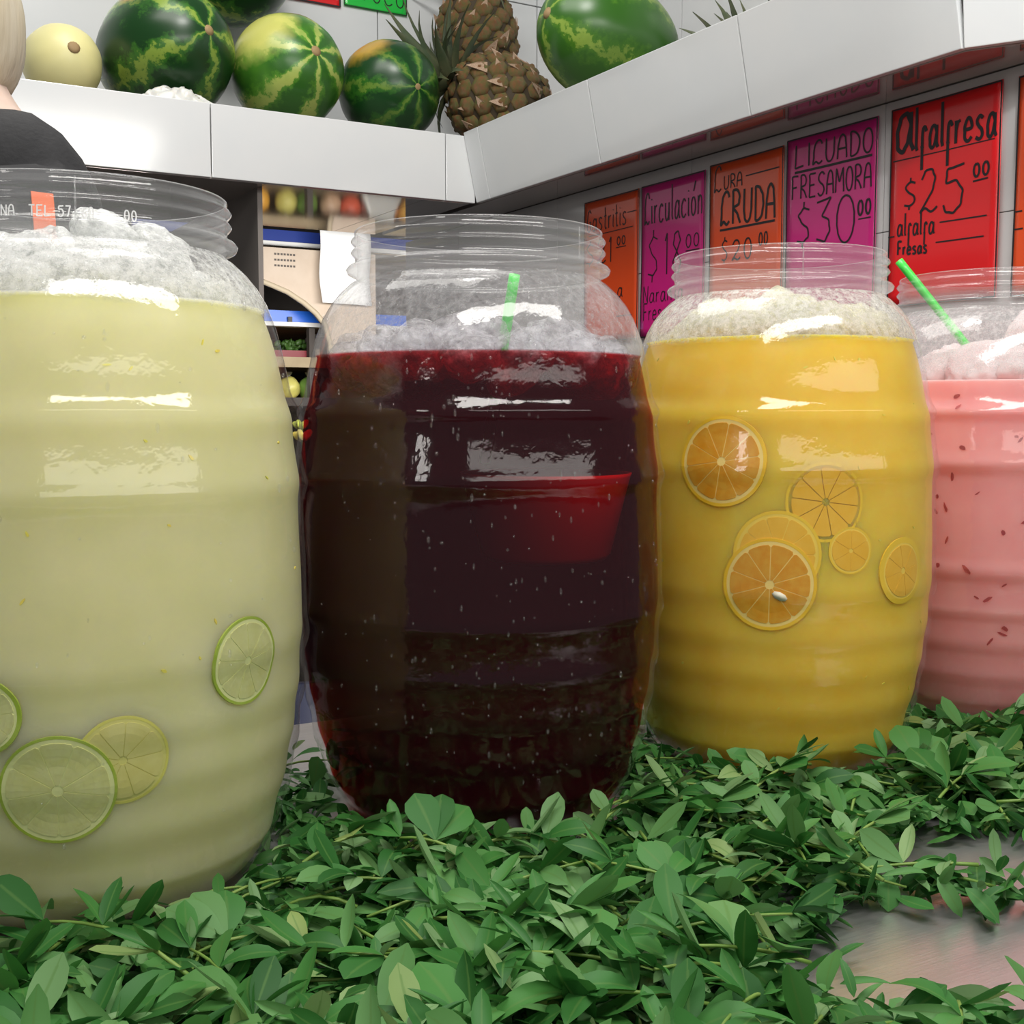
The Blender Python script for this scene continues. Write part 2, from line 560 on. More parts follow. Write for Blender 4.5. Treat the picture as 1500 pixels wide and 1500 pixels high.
# ---------------------------------------------------------------- setting: floor, walls
tag(box('floor', -3, 4.5, -2.5, 6.5, -.95, -.90, M['floor']), kind='structure')
# upper walls behind the fruit ledges
wb = tag(box('wall_back', -1.6, 1.84, 2.76, 2.80, .84, 2.3, M['grout']), kind='structure')
xs = [-1.6, -1.15, -.70, -.25, .20, .65, 1.214, 1.664, 1.84]
zs = [.85, 1.36, 1.87, 2.3]
for a, b in zip(xs, xs[1:]):
    for c, d in zip(zs, zs[1:]):
        box('tile', a + .0015, b - .0015, 2.752, 2.762, c + .0015, d - .0015, M['tile'], wb, .001)
wu = tag(box('wall_right', 1.80, 1.84, .55, 2.76, .84, 2.3, M['grout']), kind='structure')
for a, b in zip([.55, .99, 1.43, 1.87, 2.31, 2.752], [.99, 1.43, 1.87, 2.31, 2.752]):
    for c, d in zip(zs, zs[1:]):
        box('tile', 1.792, 1.802, a + .0015, b - .0015, c + .0015, d - .0015, M['tile'], wu, .001)
# wall with the signs, under the right ledge
wr = tag(box('wall_right_lower', 1.333, 1.39, .86, 2.84, -.90, .744, M['grout']), kind='structure')
ysj = [.86, 1.24, 1.675, 2.11, 2.545, 2.84]
zj = [-.01, .205, .385, .565, .744]
for a, b in zip(ysj, ysj[1:]):
    for c, d in zip(zj, zj[1:]):
        box('tile', 1.325, 1.335, a + .0005, b - .0005, c + .0005, d - .0005, M['wall_tile'], wr, .0008)
# partition that carries the left ledge
tag(box('wall_partition', .758, .768, 2.30, 3.3, -.90, .744, M['pillar']), kind='structure')
tag(box('wall_left', -1.6, .758, 2.95, 3.0, -.90, .744, M['pillar']), kind='structure')

# ---------------------------------------------------------------- tiled ledges
ledge = empty('tiled_ledge', (0, 2.5, .745), 'long white tiled ledge carrying watermelons and a honeydew, facing the row of jars', 'shelf')
led_off = Vector((0, -2.5, -.745))


def child_box(name, x0, x1, y0, y1, z0, z1, mat, parent, bev=0):
    o = box(name, x0, x1, y0, y1, z0, z1, mat, None, bev)
    o.data.transform(Matrix.Translation(-parent.location))
    o.parent = parent
    return o


child_box('slab', -1.6, 1.19, 2.260, 2.752, .752, .872, M['grout'], ledge)
for a, b in zip([-1.6, -.92, -.25, .42, .760, 1.095], [-.92, -.25, .42, .760, 1.095, 1.20]):
    child_box('soffit_tile', a + .0006, b - .0006, 2.258, 2.752, .744, .752, M['soffit'], ledge)
for a, b in zip([-1.6, -1.29, -.806, -.319, .168, .655, 1.142], [-1.29, -.806, -.319, .168, .655, 1.142, 1.2112]):
    child_box('fascia_tile', a + .0012, b - .0012, 2.25, 2.2605, .7455, .8805, M['tile'], ledge, .0012)

rl = empty('tiled_ledge', (1.4, 1.6, .745), 'shorter white tiled ledge above the price signs, sloping front, carrying the oblong watermelon', 'shelf')
rlo = -rl.location


def rl_prism(name, base, top, z0, z1, mat, bev=0):
    n = len(base)
    v = [(p[0], p[1], z0) for p in base] + [(p[0], p[1], z1) for p in top]
    f = [tuple(range(n - 1, -1, -1)), tuple(range(n, 2 * n))] + [(i, (i + 1) % n, n + (i + 1) % n, n + i) for i in range(n)]
    v = [tuple(Vector(q) + rlo) for q in v]
    me = mesh(name, v, f, False)
    if bev: bevel_me(me, bev)
    return put(name, me, mat, rl)


CH = (.515, -.857)                          # direction of the turned end of the ledge
E0, E1 = (1.212, 1.016), (1.212 + .155 * CH[0], 1.016 + .155 * CH[1])
rl_prism('slab', [(1.225, 2.752), (1.225, 1.02), (1.30, .90), (1.792, .90), (1.792, 2.752)],
         [(1.197, 2.752), (1.197, 1.02), (1.27, .90), (1.792, .90), (1.792, 2.752)], .753, .885, M['grout'])
rl_prism('soffit', [(1.222, 2.752), (1.222, 1.02), (1.30, .895), (1.330, .895), (1.330, 2.752)],
         [(1.222, 2.752), (1.222, 1.02), (1.30, .895), (1.330, .895), (1.330, 2.752)], .7445, .7525, M['soffit'])
for a, b in zip([2.249, 2.188, 1.787, 1.395, 0], [2.188, 1.787, 1.395, 1.016]):
    a -= .0012
    b += .0012
    rl_prism('fascia_tile', [(1.212, a), (1.212, b), (1.222, b), (1.222, a)], [(1.182, a), (1.182, b), (1.192, b), (1.192, a)], .746, .886, M['tile'], .0012)
nx, ny = -CH[1] * .010, CH[0] * .010
tpx, tpy = -.026, -.012
g = .002
A_ = (E0[0] + CH[0] * g, E0[1] + CH[1] * g)
rl_prism('end_tile', [A_, E1, (E1[0] + nx, E1[1] + ny), (A_[0] + nx, A_[1] + ny)],
         [(q[0] + tpx, q[1] + tpy) for q in (A_, E1, (E1[0] + nx, E1[1] + ny), (A_[0] + nx, A_[1] + ny))], .746, .886, M['tile'], .0012)

# ---------------------------------------------------------------- counter
ct = empty('steel_counter', (.4, .7, -.05), 'brushed steel counter under the jars and the loose alfalfa', 'counter')
child_box('counter_top', -.9, 1.32, .22, 1.128, -.03, 0, M['steel'], ct, .004)
child_box('front_panel', -.9, 1.32, .27, .29, -.90, -.03, M['steel'], ct)
child_box('side_panel', -.9, -.88, .29, 1.10, -.90, -.03, M['steel'], ct)
child_box('side_panel', 1.30, 1.32, .29, 1.10, -.90, -.03, M['steel'], ct)
nb = empty('navy_bin', (.62, 1.55, -.9), 'navy blue plastic bin behind the counter, between the green and dark red jars', 'bin')
v, f = lathe_vf([(0, 0), (.17, 0), (.18, .02), (.215, .76), (.222, .77), (.222, .79), (.20, .79), (.17, .04), (0, .04)], 32)
obj('body', v, f, M['navy'], nb)
v, f = tube_vf([(.21, .06, .70), (.25, .05, .69), (.25, -.05, .69), (.21, -.06, .70)], .008, 6)
obj('handle', v, f, M['navy'], nb)

# ---------------------------------------------------------------- jars
PXM = 1862.0
PROF_PX = [(178, 352), (177, 358), (181, 361), (183, 364), (181, 367), (177.5, 370), (177.5, 374), (181, 377), (183, 380), (181, 383), (177.5, 386), (177, 394),
           (181, 397), (187, 400), (190, 404), (188, 409), (182, 412), (177, 414), (175, 417), (177, 420), (185, 425), (200, 439), (213, 455), (224, 474), (235, 504),
           (242, 533), (248, 562), (251, 580), (256, 592), (261, 600), (262.5, 606), (260, 614), (259, 622), (261, 640), (265, 668), (268, 682), (270.5, 690), (271, 697),
           (268, 706), (264.5, 716), (265, 745), (267, 790), (267.5, 835), (268, 862), (270, 874), (271, 882), (269, 892), (265, 902), (263.5, 920), (263.5, 945),
           (264.5, 954), (262, 964), (258.5, 973), (257, 990), (256.5, 1012), (254, 1022), (250, 1032), (247, 1050), (245, 1072), (241, 1082), (236, 1094),
           (231, 1112), (227, 1126), (220, 1136), (214, 1148), (207, 1158), (201, 1166), (192, 1173), (180, 1178.5), (172, 1180)]


def pz(y): return .309 - (y - 605) / PXM


PROF = sorted([(pz(y), r / PXM) for r, y in PROF_PX])      # z -> r of the outside wall
RIM = pz(352)


def r_out(z): return interp(PROF, z)


def smooth_prof(z0, z1, off, s=1.0, step=.0025, fn=None):
    fn = fn or r_out
    n = max(2, int((z1 - z0) / step))
    return [((fn(z0 + (z1 - z0) * i / n) - off) * s, z0 + (z1 - z0) * i / n) for i in range(n + 1)]


JARS = [  # x, y, radial scale, liquid level
    (.150, .823, 1.0, .376), (.450, .831, 1.0, .352), (.746, .818, .965, .371), (1.053, .830, 1.0, .340)]
JLAB = ['big clear plastic barrel jar full of pale green lime drink', 'big clear plastic barrel jar full of dark red hibiscus drink',
        'big clear plastic barrel jar full of yellow drink with orange slices', 'big clear plastic barrel jar full of pink strawberry drink']
ZN = pz(417)
WALL = .0014

LQ = []
for k in range(0, 226):
    z_ = k * .002
    LQ.append((z_, min(r_out(max(.004, z_ + d_ * .002)) for d_ in range(-3, 4))))
LQ = [(LQ[k][0], sum(LQ[min(max(k + d_, 0), 225)][1] for d_ in range(-3, 4)) / 7) for k in range(226)]


def r_liq(z):
    k_ = max(0.0, min(1.0, (.045 - z) / .015))
    return min(interp(LQ, z) * (1 - k_) + r_out(max(z, .003)) * k_, r_out(max(z, .003)))

GAP = .0034       # outside wall to drink
for i, (jx, jy, js, lv) in enumerate(JARS):
    jar = empty('barrel_jar', (jx, jy, 0.0008), JLAB[i], 'jar', 'row of barrel jars on the counter')
    fogm = shell_mat('barrel_wall_%d' % i, .006, fog_from=[.374, .352, .369, .346][i], fog=[.55, .20, .58, .36][i], fog_noise=True)
    # neck: outside with two thread ridges and a collar, rim, inside
    zz = [z for z, r in PROF if z >= ZN - 1e-6]
    out_n = [(r_out(z) * js, z) for z in zz]
    rim = [((r_out(RIM) - .0001) * js, RIM + .0008), ((r_out(RIM) - .0008) * js, RIM + .0014), ((r_out(RIM) - .0016) * js, RIM + .0008)]
    inn = [((min(r_out(z), .0955) - WALL - .0004) * js, z) for z in (RIM - .001, .425, .412, ZN)]
    v, f = lathe_vf(out_n + rim, 128)
    nk = obj('neck', v, f, M['neck'], jar)
    v, f = lathe_vf(inn, 128)
    obj('neck_lining', v, f, M['inner'], jar)
    # barrel
    body = [(0, .0)] + [(r * js, z) for z, r in PROF if z <= ZN + 1e-6]
    v, f = lathe_vf(body, 128)
    b = obj('barrel', v, f, fogm, jar)
    inn = smooth_prof(lv, ZN, WALL, js)
    v, f = lathe_vf(inn, 96)
    obj('barrel_lining', v, f, M['inner'], jar)
    # vertical mould seam on the neck
    a0 = [-1.75, -1.2, -2.1, -1.5][i]
    rr = .0958 * js
    v, f = tube_vf([(rr * math.cos(a0), rr * math.sin(a0), z) for z in (RIM - .002, .43, .42)], .0006, 5)
    obj('mould_seam', v, f, M['neck'], jar)
    JARS[i] = (jx, jy, js, lv, jar)


def liquid(i, name, mat, label, cat='drink'):
    jx, jy, js, lv, jar = JARS[i]
    exact = r_out if i == 3 else r_liq
    prof = [(0, .0015), ((r_out(.002) - .006) * js, .0015), ((r_out(.004) - .004) * js, .004)] + smooth_prof(.006, lv - .002, GAP, js, fn=exact)
    prof += [((r_out(lv) - GAP + .0004) * js, lv - .0004), ((r_out(lv) - GAP - .003) * js, lv - .001), (0, lv - .001)]
    v, f = lathe_vf(prof, 128)
    o = obj(name, v, f, mat, None, True, (jx, jy, .0008))
    tag(o, label, cat, 'drinks in the barrel jars')
    return o


liquid(0, 'lime_drink', M['lime_water'], 'cloudy pale green lime drink filling its barrel jar')
liquid(1, 'hibiscus_drink', M['hibiscus'], 'dark red, nearly black hibiscus drink filling its barrel jar')
liquid(2, 'orange_drink', M['mango_water'], 'cloudy yellow to amber drink with orange slices filling its barrel jar')
liquid(3, 'strawberry_drink', M['pink_milk'], 'opaque pink strawberry drink with dark red flecks in its barrel jar')


# citrus slices pressed against the wall: built flat, then bent round the barrel
def slice_piece(i, pts_faces, ang, zc, off, thick, tilt=0.0):
    """2-D polygons (s, t) in metres -> solid wrapped on the drink of jar i."""
    js = JARS[i][2]
    v, f = [], []
    ct_, st_ = math.cos(tilt), math.sin(tilt)
    for poly in pts_faces:
        n = len(poly)
        b = len(v)
        for lay in (0, 1):
            for s, t in poly:
                s2, t2 = s * ct_ - t * st_, s * st_ + t * ct_
                z = zc + t2
                r = ((r_out(z) if i == 3 else r_liq(z)) - GAP) * js + off - (0 if lay else thick)
                a = ang + s2 / r
                v.append((r * math.cos(a), r * math.sin(a), z))
        f.append(tuple(b + n + k for k in range(n)))
        f.append(tuple(b + k for k in range(n - 1, -1, -1)))
        for k in range(n):
            f.append((b + k, b + (k + 1) % n, b + n + (k + 1) % n, b + n + k))
    return v, f


def ring_quads(r0, r1, n=40, a0=0, a1=2 * PI):
    out = []
    for k in range(n):
        a, b = a0 + (a1 - a0) * k / n, a0 + (a1 - a0) * (k + 1) / n
        out.append([(r0 * math.cos(a), r0 * math.sin(a)), (r1 * math.cos(a), r1 * math.sin(a)), (r1 * math.cos(b), r1 * math.sin(b)), (r0 * math.cos(b), r0 * math.sin(b))])
    return out


CAMXY = Vector((0, 0))


def citrus(i, fruit, x_off, z, R, off, label, nseg=10, spin=0.0, pale=False, rind_w=.07, seeds=0):
    """x_off: angle (radians) round the jar from the side that faces the customer, positive to the customer's right."""
    jx, jy, js, lv, jar = JARS[i]
    ang = math.atan2(-jy, -jx) + x_off
    sx = '_pale' if pale else ''
    root = empty(fruit + '_slice', (jx, jy, .0008), label, 'fruit slice', fruit + ' slices floating in the drink')
    th = .0022
    v, f = slice_piece(i, ring_quads(R * (1 - rind_w), R, 48), ang, z, off, th)
    obj('rind', v, f, M[fruit + '_rind' + sx], root, False)
    pith = ring_quads(0.0001, R * .10, 12)
    rr_ = [R * .10 + (R * (1 - rind_w) - R * .10) * q / 6 for q in range(7)]
    for q in range(6): pith += ring_quads(rr_[q], rr_[q + 1], 40)
    v, f = slice_piece(i, pith, ang, z, off - .0001, th)
    obj('pith', v, f, M[fruit + '_pith' + sx], root, False)
    Rf = R * (1 - rind_w) * .92
    for k in range(nseg):
        a0, a1 = spin + 2 * PI * k / nseg, spin + 2 * PI * (k + 1) / nseg
        gp = .022
        quads = []
        rad = [R * .10, R * .28, R * .45, R * .62, R * .77, Rf * .95, Rf]
        for q in range(6):
            sub = 4
            for h in range(sub):
                def pt(rr, h_):
                    gg = gp * R * .45 / max(rr, R * .12)
                    if rr == Rf: gg += .05
                    aa = a0 + gg + (a1 - a0 - 2 * gg) * h_ / sub
                    return (rr * math.cos(aa), rr * math.sin(aa))
                quads.append([pt(rad[q], h), pt(rad[q + 1], h), pt(rad[q + 1], h + 1), pt(rad[q], h + 1)])
        v, f = slice_piece(i, quads, ang, z, off + .0002, .0008)
        obj('segment', v, f, M[fruit + '_flesh' + sx], root, False)
    for k in range(seeds):
        pts = [(.008 + .006 * math.cos(q * PI / 4) * (1.0), -.009 + .0035 * math.sin(q * PI / 4) - .002 * math.cos(q * PI / 4)) for q in range(8)]
        v, f = slice_piece(i, [pts], ang, z, off + .0011, .001)
        obj('seed', v, f, M['seed'], root)
    return root


citrus(0, 'lime', .70, .159, .0268, .0012, 'pale lime slice high up near the side of the green lime drink', 9, .2, rind_w=.06)
citrus(0, 'lime', -.135, .098, .0320, .0013, 'large lime slice low in the green drink, in front of a second one', 9, .5, rind_w=.05)
citrus(0, 'lime', .125, .112, .0262, .0003, 'yellowish lime slice low in the green drink, half behind the large one', 9, .1, True, .06)
citrus(0, 'lime', -.42, .142, .0225, .0010, 'lime slice with dark green rind, cut off by the edge of the picture', 9, .1, False, .10)
citrus(2, 'orange', -.32, .2695, .0365, .0012, 'uppermost bright orange slice in the yellow drink, whole and alone', 10, .15)
citrus(2, 'orange', -.02, .172, .0372, .0013, 'lowest bright orange slice in the yellow drink, with a white seed', 10, .3, seeds=1)
citrus(2, 'orange', .02, .196, .0350, .0005, 'orange slice half hidden behind the seeded slice in the yellow drink', 10, .0, True)
citrus(2, 'orange', .30, .238, .0320, .0000, 'faint orange slice sunk deeper in the middle of the yellow drink', 10, .5, True)
citrus(2, 'orange', .37, .281, .0290, -.0004, 'faintest orange slice, near the shine high on the yellow drink', 10, .5, True)
citrus(2, 'orange', .46, .199, .0190, .0002, 'small curved piece of orange slice in the middle of the yellow drink', 6, .5, True)
citrus(2, 'orange', .86, .180, .0275, .0010, 'narrow looking yellow orange slice at the far side of the yellow drink', 8, .2, True, .16)


# flecks of fruit in the drinks: nobody could count them
def flecks(i, name, mat, n, zr, size, ar, label, seed, parent_off=.0):
    jx, jy, js, lv, jar = JARS[i]
    rnd = random.Random(seed)
    a_c = math.atan2(-jy, -jx)
    parts = []
    for k in range(n):
        a = a_c + rnd.uniform(*ar)
        z = rnd.uniform(*zr)
        L, w = rnd.uniform(.4, 1) * size, rnd.uniform(.15, .4) * size
        th = rnd.uniform(0, PI)
        m = 7
        poly = [((L * math.cos(2 * PI * q / m) * rnd.uniform(.6, 1.1)), (w * math.sin(2 * PI * q / m) * rnd.uniform(.6, 1.1))) for q in range(m)]
        parts.append(slice_piece(i, [poly], a, z, .0006, .002, th))
    v, f = join_vf(parts)
    o = obj(name, v, f, mat, None, False, (jx, jy, .0008))
    tag(o, label, 'fruit bits', None, 'stuff')


flecks(3, 'strawberry_flecks', M['strawberry'], 90, (.09, .33), .0065, (-1.3, 1.0), 'dark red strawberry flecks spread through the pink drink', 3)
flecks(0, 'lime_pulp', M['pulp'], 26, (.06, .36), .0028, (-.8, 1.2), 'tiny yellow green bits of lime pulp in the pale green drink', 5)
flecks(2, 'orange_pulp', M['pulp'], 24, (.06, .36), .0026, (-1.2, 1.2), 'tiny bits of pulp in the yellow drink', 6)


# ice
def chunk_vf(r, seed, squash=1.0, rough=.28, sub=4):
    bm = bmesh.new()
    bmesh.ops.create_icosphere(bm, subdivisions=sub, radius=1)
    off = Vector((seed * 3.7, seed * 1.3, seed * 7.1))
    for vv in bm.verts:
        d = vv.co.normalized()
        s = 1 + rough * noise.noise(d * 1.4 + off) + rough * .45 * noise.noise(d * 3.2 + off) + rough * .10 * noise.noise(d * 8 + off)
        # flatten into facets
        vv.co = d * s * r
        vv.co.z *= squash
    v = [tuple(q.co) for q in bm.verts]
    f = [tuple(q.index for q in p.verts) for p in bm.faces]
    bm.free()
    return v, f


def polar(a, r):
    """around a jar, a = 0 faces the customer, positive to the customer's right"""
    b = math.atan2(-.825, -.5) + a
    return r * math.cos(b), r * math.sin(b)


ICE_ME = {}


def ice_pile(i, mat, spots, label, group, name='ice_lump'):
    jx, jy, js, lv, jar = JARS[i]
    rnd = random.Random(40 + i)
    tools = {1: polar(.66, .045), 3: polar(-.9, .075)}           # leave room for the ladles
    if i in tools: spots = [q for q in spots if math.hypot(q[0] - tools[i][0], q[1] - tools[i][1]) > .019]
    for k, (ax, ay, z, r, sq) in enumerate(spots):
        key = (mat.name, k % 6)
        if key not in ICE_ME:
            ICE_ME[key] = mesh('ice_lump', *chunk_vf(1.0, 3 + k % 6 + 10 * i))
            ICE_ME[key].materials.append(mat)
        o = put(name, ICE_ME[key], None, None, (jx + ax, jy + ay, z))
        o.scale = (r, r, r * sq)
        o.rotation_euler = (rnd.uniform(-.5, .5), rnd.uniform(-.5, .5), rnd.uniform(0, 6))
        tag(o, label, 'ice', group)


def ring_spots(n, r, z, s, rnd, sq=.8, a0=0.0, jit=.006):
    out = []
    for k in range(n):
        a = a0 + 2 * PI * k / n + rnd.uniform(-.1, .1)
        x, y = polar(a, r + rnd.uniform(-jit, jit))
        out.append((x, y, z + rnd.uniform(-jit, jit), s * rnd.uniform(.85, 1.12), sq))
    return out


rnd = random.Random(11)
sp = ring_spots(19, .088, .372, .019, rnd, .95) + ring_spots(15, .074, .388, .018, rnd, .9) + ring_spots(11, .052, .396, .021, rnd, .9) + ring_spots(6, .028, .402, .022, rnd)
x, y = polar(.85, .040)
sp += [(x, y, .416, .020, .8), (x * .6, y * .6, .424, .015, .9)]
x, y = polar(1.3, .062)
sp += [(x, y, .412, .019, .7)]
ice_pile(0, M['ice_white'], sp, 'wet white lump of crushed ice heaped on the pale green lime drink', 'ice on the lime drink')
rnd = random.Random(12)
sp = ring_spots(15, .095, .347, .024, rnd, .85) + ring_spots(9, .064, .358, .030, rnd, .8) + [(0, 0, .36, .035, .8)]
ice_pile(1, M['ice_clear'], sp, 'glassy lump of ice floating on the dark red hibiscus drink', 'ice on the hibiscus drink')
rnd = random.Random(13)
sp = ring_spots(18, .086, .372, .022, rnd, .8) + ring_spots(11, .058, .382, .028, rnd, .8) + [(0, 0, .392, .034, .7)]
ice_pile(2, M['ice_yellow'], sp, 'frosty yellowish lump of ice floating on the yellow orange drink', 'ice on the orange drink')
rnd = random.Random(14)
sp = ring_spots(14, .092, .340, .024, rnd, .9) + ring_spots(9, .055, .352, .030, rnd, .8) + [(0, 0, .36, .034, .7)]
x, y = polar(.35, .06)
sp += [(x, y, .378, .030, .9)]
ice_pile(3, M['foam'], sp, 'pale pink frothy lump of ice floating on the pink strawberry drink', 'ice on the strawberry drink')


# condensation drops on the outside of the two front jars
def drops(i, n, seed):
    jx, jy, js, lv, jar = JARS[i]
    rd_ = random.Random(seed)
    bm = bmesh.new()
    bmesh.ops.create_icosphere(bm, subdivisions=1, radius=1)
    bv_ = [q.co.copy() for q in bm.verts]
    bf_ = [tuple(q.index for q in p.verts) for p in bm.faces]
    bm.free()
    parts_ = []
    ac = math.atan2(-jy, -jx)
    for k in range(n):
        a, z = ac + rd_.gauss(.15, .6), rd_.uniform(.05, .40)
        r = rd_.uniform(.0005, .0013)
        rr = r_out(z) * js + r * .15
        st_ = rd_.choice((1, 1, 1.6, 2.4))
        parts_.append(([(rr * math.cos(a) + q.x * r, rr * math.sin(a) + q.y * r, z + q.z * r * st_) for q in bv_], bf_))
    o = obj('condensation_drops', *join_vf(parts_), M['drop'], jar)
    o['kind'] = 'stuff'


M['drop'] = shell_mat('water_drop', .04)
drops(0, 60, 3)
drops(1, 320, 4)


# ladles
def ladle(i, name, label, foot, top, cup_c, cup_r, cup_h, cup_mat, hand_mat):
    jx, jy, js, lv, jar = JARS[i]
    root = empty(name, (jx, jy, .0008), label, 'ladle')
    n = 12
    pts = [Vector(foot).lerp(Vector(top), k / n) for k in range(n + 1)]
    v, f = tube_vf(pts, .0042, 8)
    obj('handle', v, f, hand_mat, root)
    prof = [(0, 0), (cup_r * .70, 0), (cup_r * .76, .004), (cup_r * .98, cup_h - .003), (cup_r, cup_h), (cup_r - .002, cup_h), (cup_r * .72, .006), (0, .005)]
    v, f = lathe_vf(prof, 48)
    o = obj('cup', v, f, cup_mat, root, True, cup_c)
    return root


ax, ay = polar(.86, .069)
hx, hy = polar(.86, .006)
tx, ty = polar(.9, .078)
ladle(1, 'ladle', 'red plastic ladle cup sunk in the dark red hibiscus drink, green handle', (hx, hy, .27), (polar(.55, .055)[0], polar(.55, .055)[1], .410), (ax, ay, .200), .064, .064, M['red_plastic'], M['green_plastic'])
fx, fy = polar(-.55, .02)
tx, ty = polar(-1.45, .094)
ladle(3, 'ladle', 'bright green ladle handle leaning over the rim of the pink jar', (polar(-.5, .05)[0], polar(-.5, .05)[1], .350), (tx * 1.12, ty * 1.12, .462), (fx, fy, .285), .045, .06, M['green_plastic'], M['green_plastic'])

# ---------------------------------------------------------------- hand lettering
G = {}


def ell(cx, cy, rx, ry, n=14, a0=PI / 2):
    return [(cx + rx * math.cos(a0 + 2 * PI * k / n), cy + ry * math.sin(a0 + 2 * PI * k / n)) for k in range(n + 1)]


G.update({
    'L': [[(.1, 1), (.05, .0), (.85, .05)]], 'I': [[(.5, 1), (.5, 0)]],
    'C': [[(.9, .82), (.75, .97), (.5, 1), (.22, .85), (.08, .55), (.08, .3), (.02, .0), (.3, .1), (.6, .0), (.9, .1)]],
    'U': [[(.1, 1), (.08, .35), (.2, .08), (.45, 0), (.7, .1), (.85, .35), (.88, 1)]],
    'A': [[(.02, 0), (.08, .55), (.25, .9), (.5, 1), (.75, .88), (.86, .5), (.92, 0)], [(.1, .42), (.88, .42)]],
    'D': [[(.12, 0), (.12, 1), (.5, .97), (.85, .75), (.93, .45), (.75, .12), (.4, .0), (.12, 0)]],
    'O': [ell(.5, .5, .42, .5)], 'F': [[(.1, 0), (.12, 1), (.9, 1)], [(.12, .5), (.7, .52)]],
    'R': [[(.1, 0), (.12, 1), (.55, 1), (.8, .82), (.7, .58), (.14, .48), (.55, .3), (.88, 0)]],
    'E': [[(.9, 1), (.12, .98), (.1, 0), (.9, .0)], [(.12, .5), (.75, .52)]],
    'S': [[(.88, .88), (.6, 1), (.25, .92), (.12, .72), (.35, .55), (.7, .43), (.86, .22), (.6, .02), (.3, 0), (.05, .12)]],
    'M': [[(.02, 0), (.1, 1), (.48, .45), (.88, 1), (.98, 0)]],
    'G': [[(.9, .85), (.6, 1), (.25, .85), (.1, .45), (.15, .1), (.5, 0), (.8, .15), (.82, .45), (.55, .45)]],
    'N': [[(.08, 0), (.1, 1), (.85, .02), (.9, 1)]],
    'T': [[(.5, 0), (.5, 1)], [(.05, 1), (.95, 1)]],
    'B': [[(.12, 0), (.12, 1), (.6, .95), (.72, .75), (.55, .55), (.14, .52), (.7, .45), (.85, .25), (.6, .02), (.12, 0)]],
    'a': [[(.8, .42), (.6, .56), (.3, .52), (.1, .3), (.15, .06), (.4, 0), (.65, .12), (.8, .35)], [(.82, .57), (.82, .12), (.98, .0)]],
    's': [[(.8, .5), (.5, .57), (.2, .45), (.4, .32), (.7, .22), (.75, .08), (.45, 0), (.1, .06)]],
    't': [[(.42, .98), (.40, .12), (.6, 0), (.8, .06)], [(.1, .58), (.8, .60)]],
    'r': [[(.2, .57), (.2, 0)], [(.2, .32), (.42, .52), (.8, .56)]],
    'i': [[(.45, .57), (.45, .08), (.65, 0)], [(.45, .76), (.47, .80)]],
    'l': [[(.42, 1.12), (.42, .12), (.62, 0)]],
    'e': [[(.12, .3), (.85, .32), (.75, .52), (.45, .57), (.15, .38), (.18, .08), (.5, 0), (.88, .1)]],
    'c': [[(.85, .48), (.55, .57), (.2, .42), (.12, .2), (.3, .03), (.6, 0), (.88, .1)]],
    'u': [[(.12, .57), (.14, .14), (.4, 0), (.7, .14), (.78, .4)], [(.8, .57), (.8, .0)]],
    'o': [ell(.48, .28, .36, .28)], 'n': [[(.15, .57), (.15, 0)], [(.15, .36), (.45, .57), (.75, .5), (.82, .3), (.82, 0)]],
    'j': [[(.6, .57), (.6, -.2), (.4, -.35), (.1, -.25)]],
    'f': [[(.85, .46), (.6, .58), (.35, .52), (.28, .35), (.28, -.52)], [(.05, .05), (.5, .08)]],
    '0': [ell(.5, .5, .36, .5)], '1': [[(.25, .82), (.55, 1), (.52, 0)]],
    '2': [[(.15, .78), (.35, .97), (.65, .98), (.82, .78), (.7, .5), (.1, .03), (.35, .12), (.65, .02), (.95, .12)]],
    '3': [[(.1, .94), (.85, 1), (.4, .62), (.75, .5), (.82, .25), (.55, .02), (.1, .1)]],
    '5': [[(.95, 1), (.2, .94), (.16, .66), (.6, .68), (.9, .45), (.82, .15), (.5, 0), (.15, .05), (.05, .2)]],
    '6': [[(.8, .95), (.4, .8), (.15, .4), (.25, .06), (.55, 0), (.82, .2), (.7, .45), (.2, .35)]],
    '7': [[(.1, 1), (.9, 1), (.45, 0)]], '8': [[(.5, .52), (.18, .7), (.3, .95), (.6, 1), (.82, .78), (.5, .52), (.15, .28), (.3, .03), (.65, 0), (.88, .25), (.5, .52)]],
    '$': [[(.85, .8), (.5, .86), (.18, .7), (.4, .52), (.75, .38), (.8, .2), (.5, .08), (.1, .12)], [(.52, 1), (.5, .84)], [(.45, .1), (.44, -.06)]],
    '-': [[(.1, .3), (.9, .32)]],
})
G['ó'] = G['o'] + [[(.5, .74), (.85, 1.05)]]
WID = {'I': .5, 'i': .5, 'l': .55, '1': .6, ' ': .55, 'j': .7, 't': .7, 'r': .75, 'M': 1.15, 'f': .75}


def text_strokes(s, u0, u1, v_base0, v_base1, cap):
    """strokes in sign coordinates (u to the right, v down, both 0..1); baseline runs from v_base0 to v_base1."""
    tot = sum(WID.get(ch, 1) for ch in s)
    out, x = [], 0.0
    for ch in s:
        w = WID.get(ch, 1)
        for st in G.get(ch, []):
            pts = []
            for gx, gy in st:
                t = (x + (.08 + .84 * gx) * w) / tot
                pts.append((u0 + (u1 - u0) * t, v_base0 + (v_base1 - v_base0) * t - gy * cap))
            out.append(pts)
        x += w
    return out


def resample(pts, step):
    out = [pts[0]]
    for (a, b), (c, d) in zip(pts, pts[1:]):
        n = max(1, int(math.hypot(c - a, d - b) / step))
        out += [(a + (c - a) * k / n, b + (d - b) * k / n) for k in range(1, n + 1)]
    return out


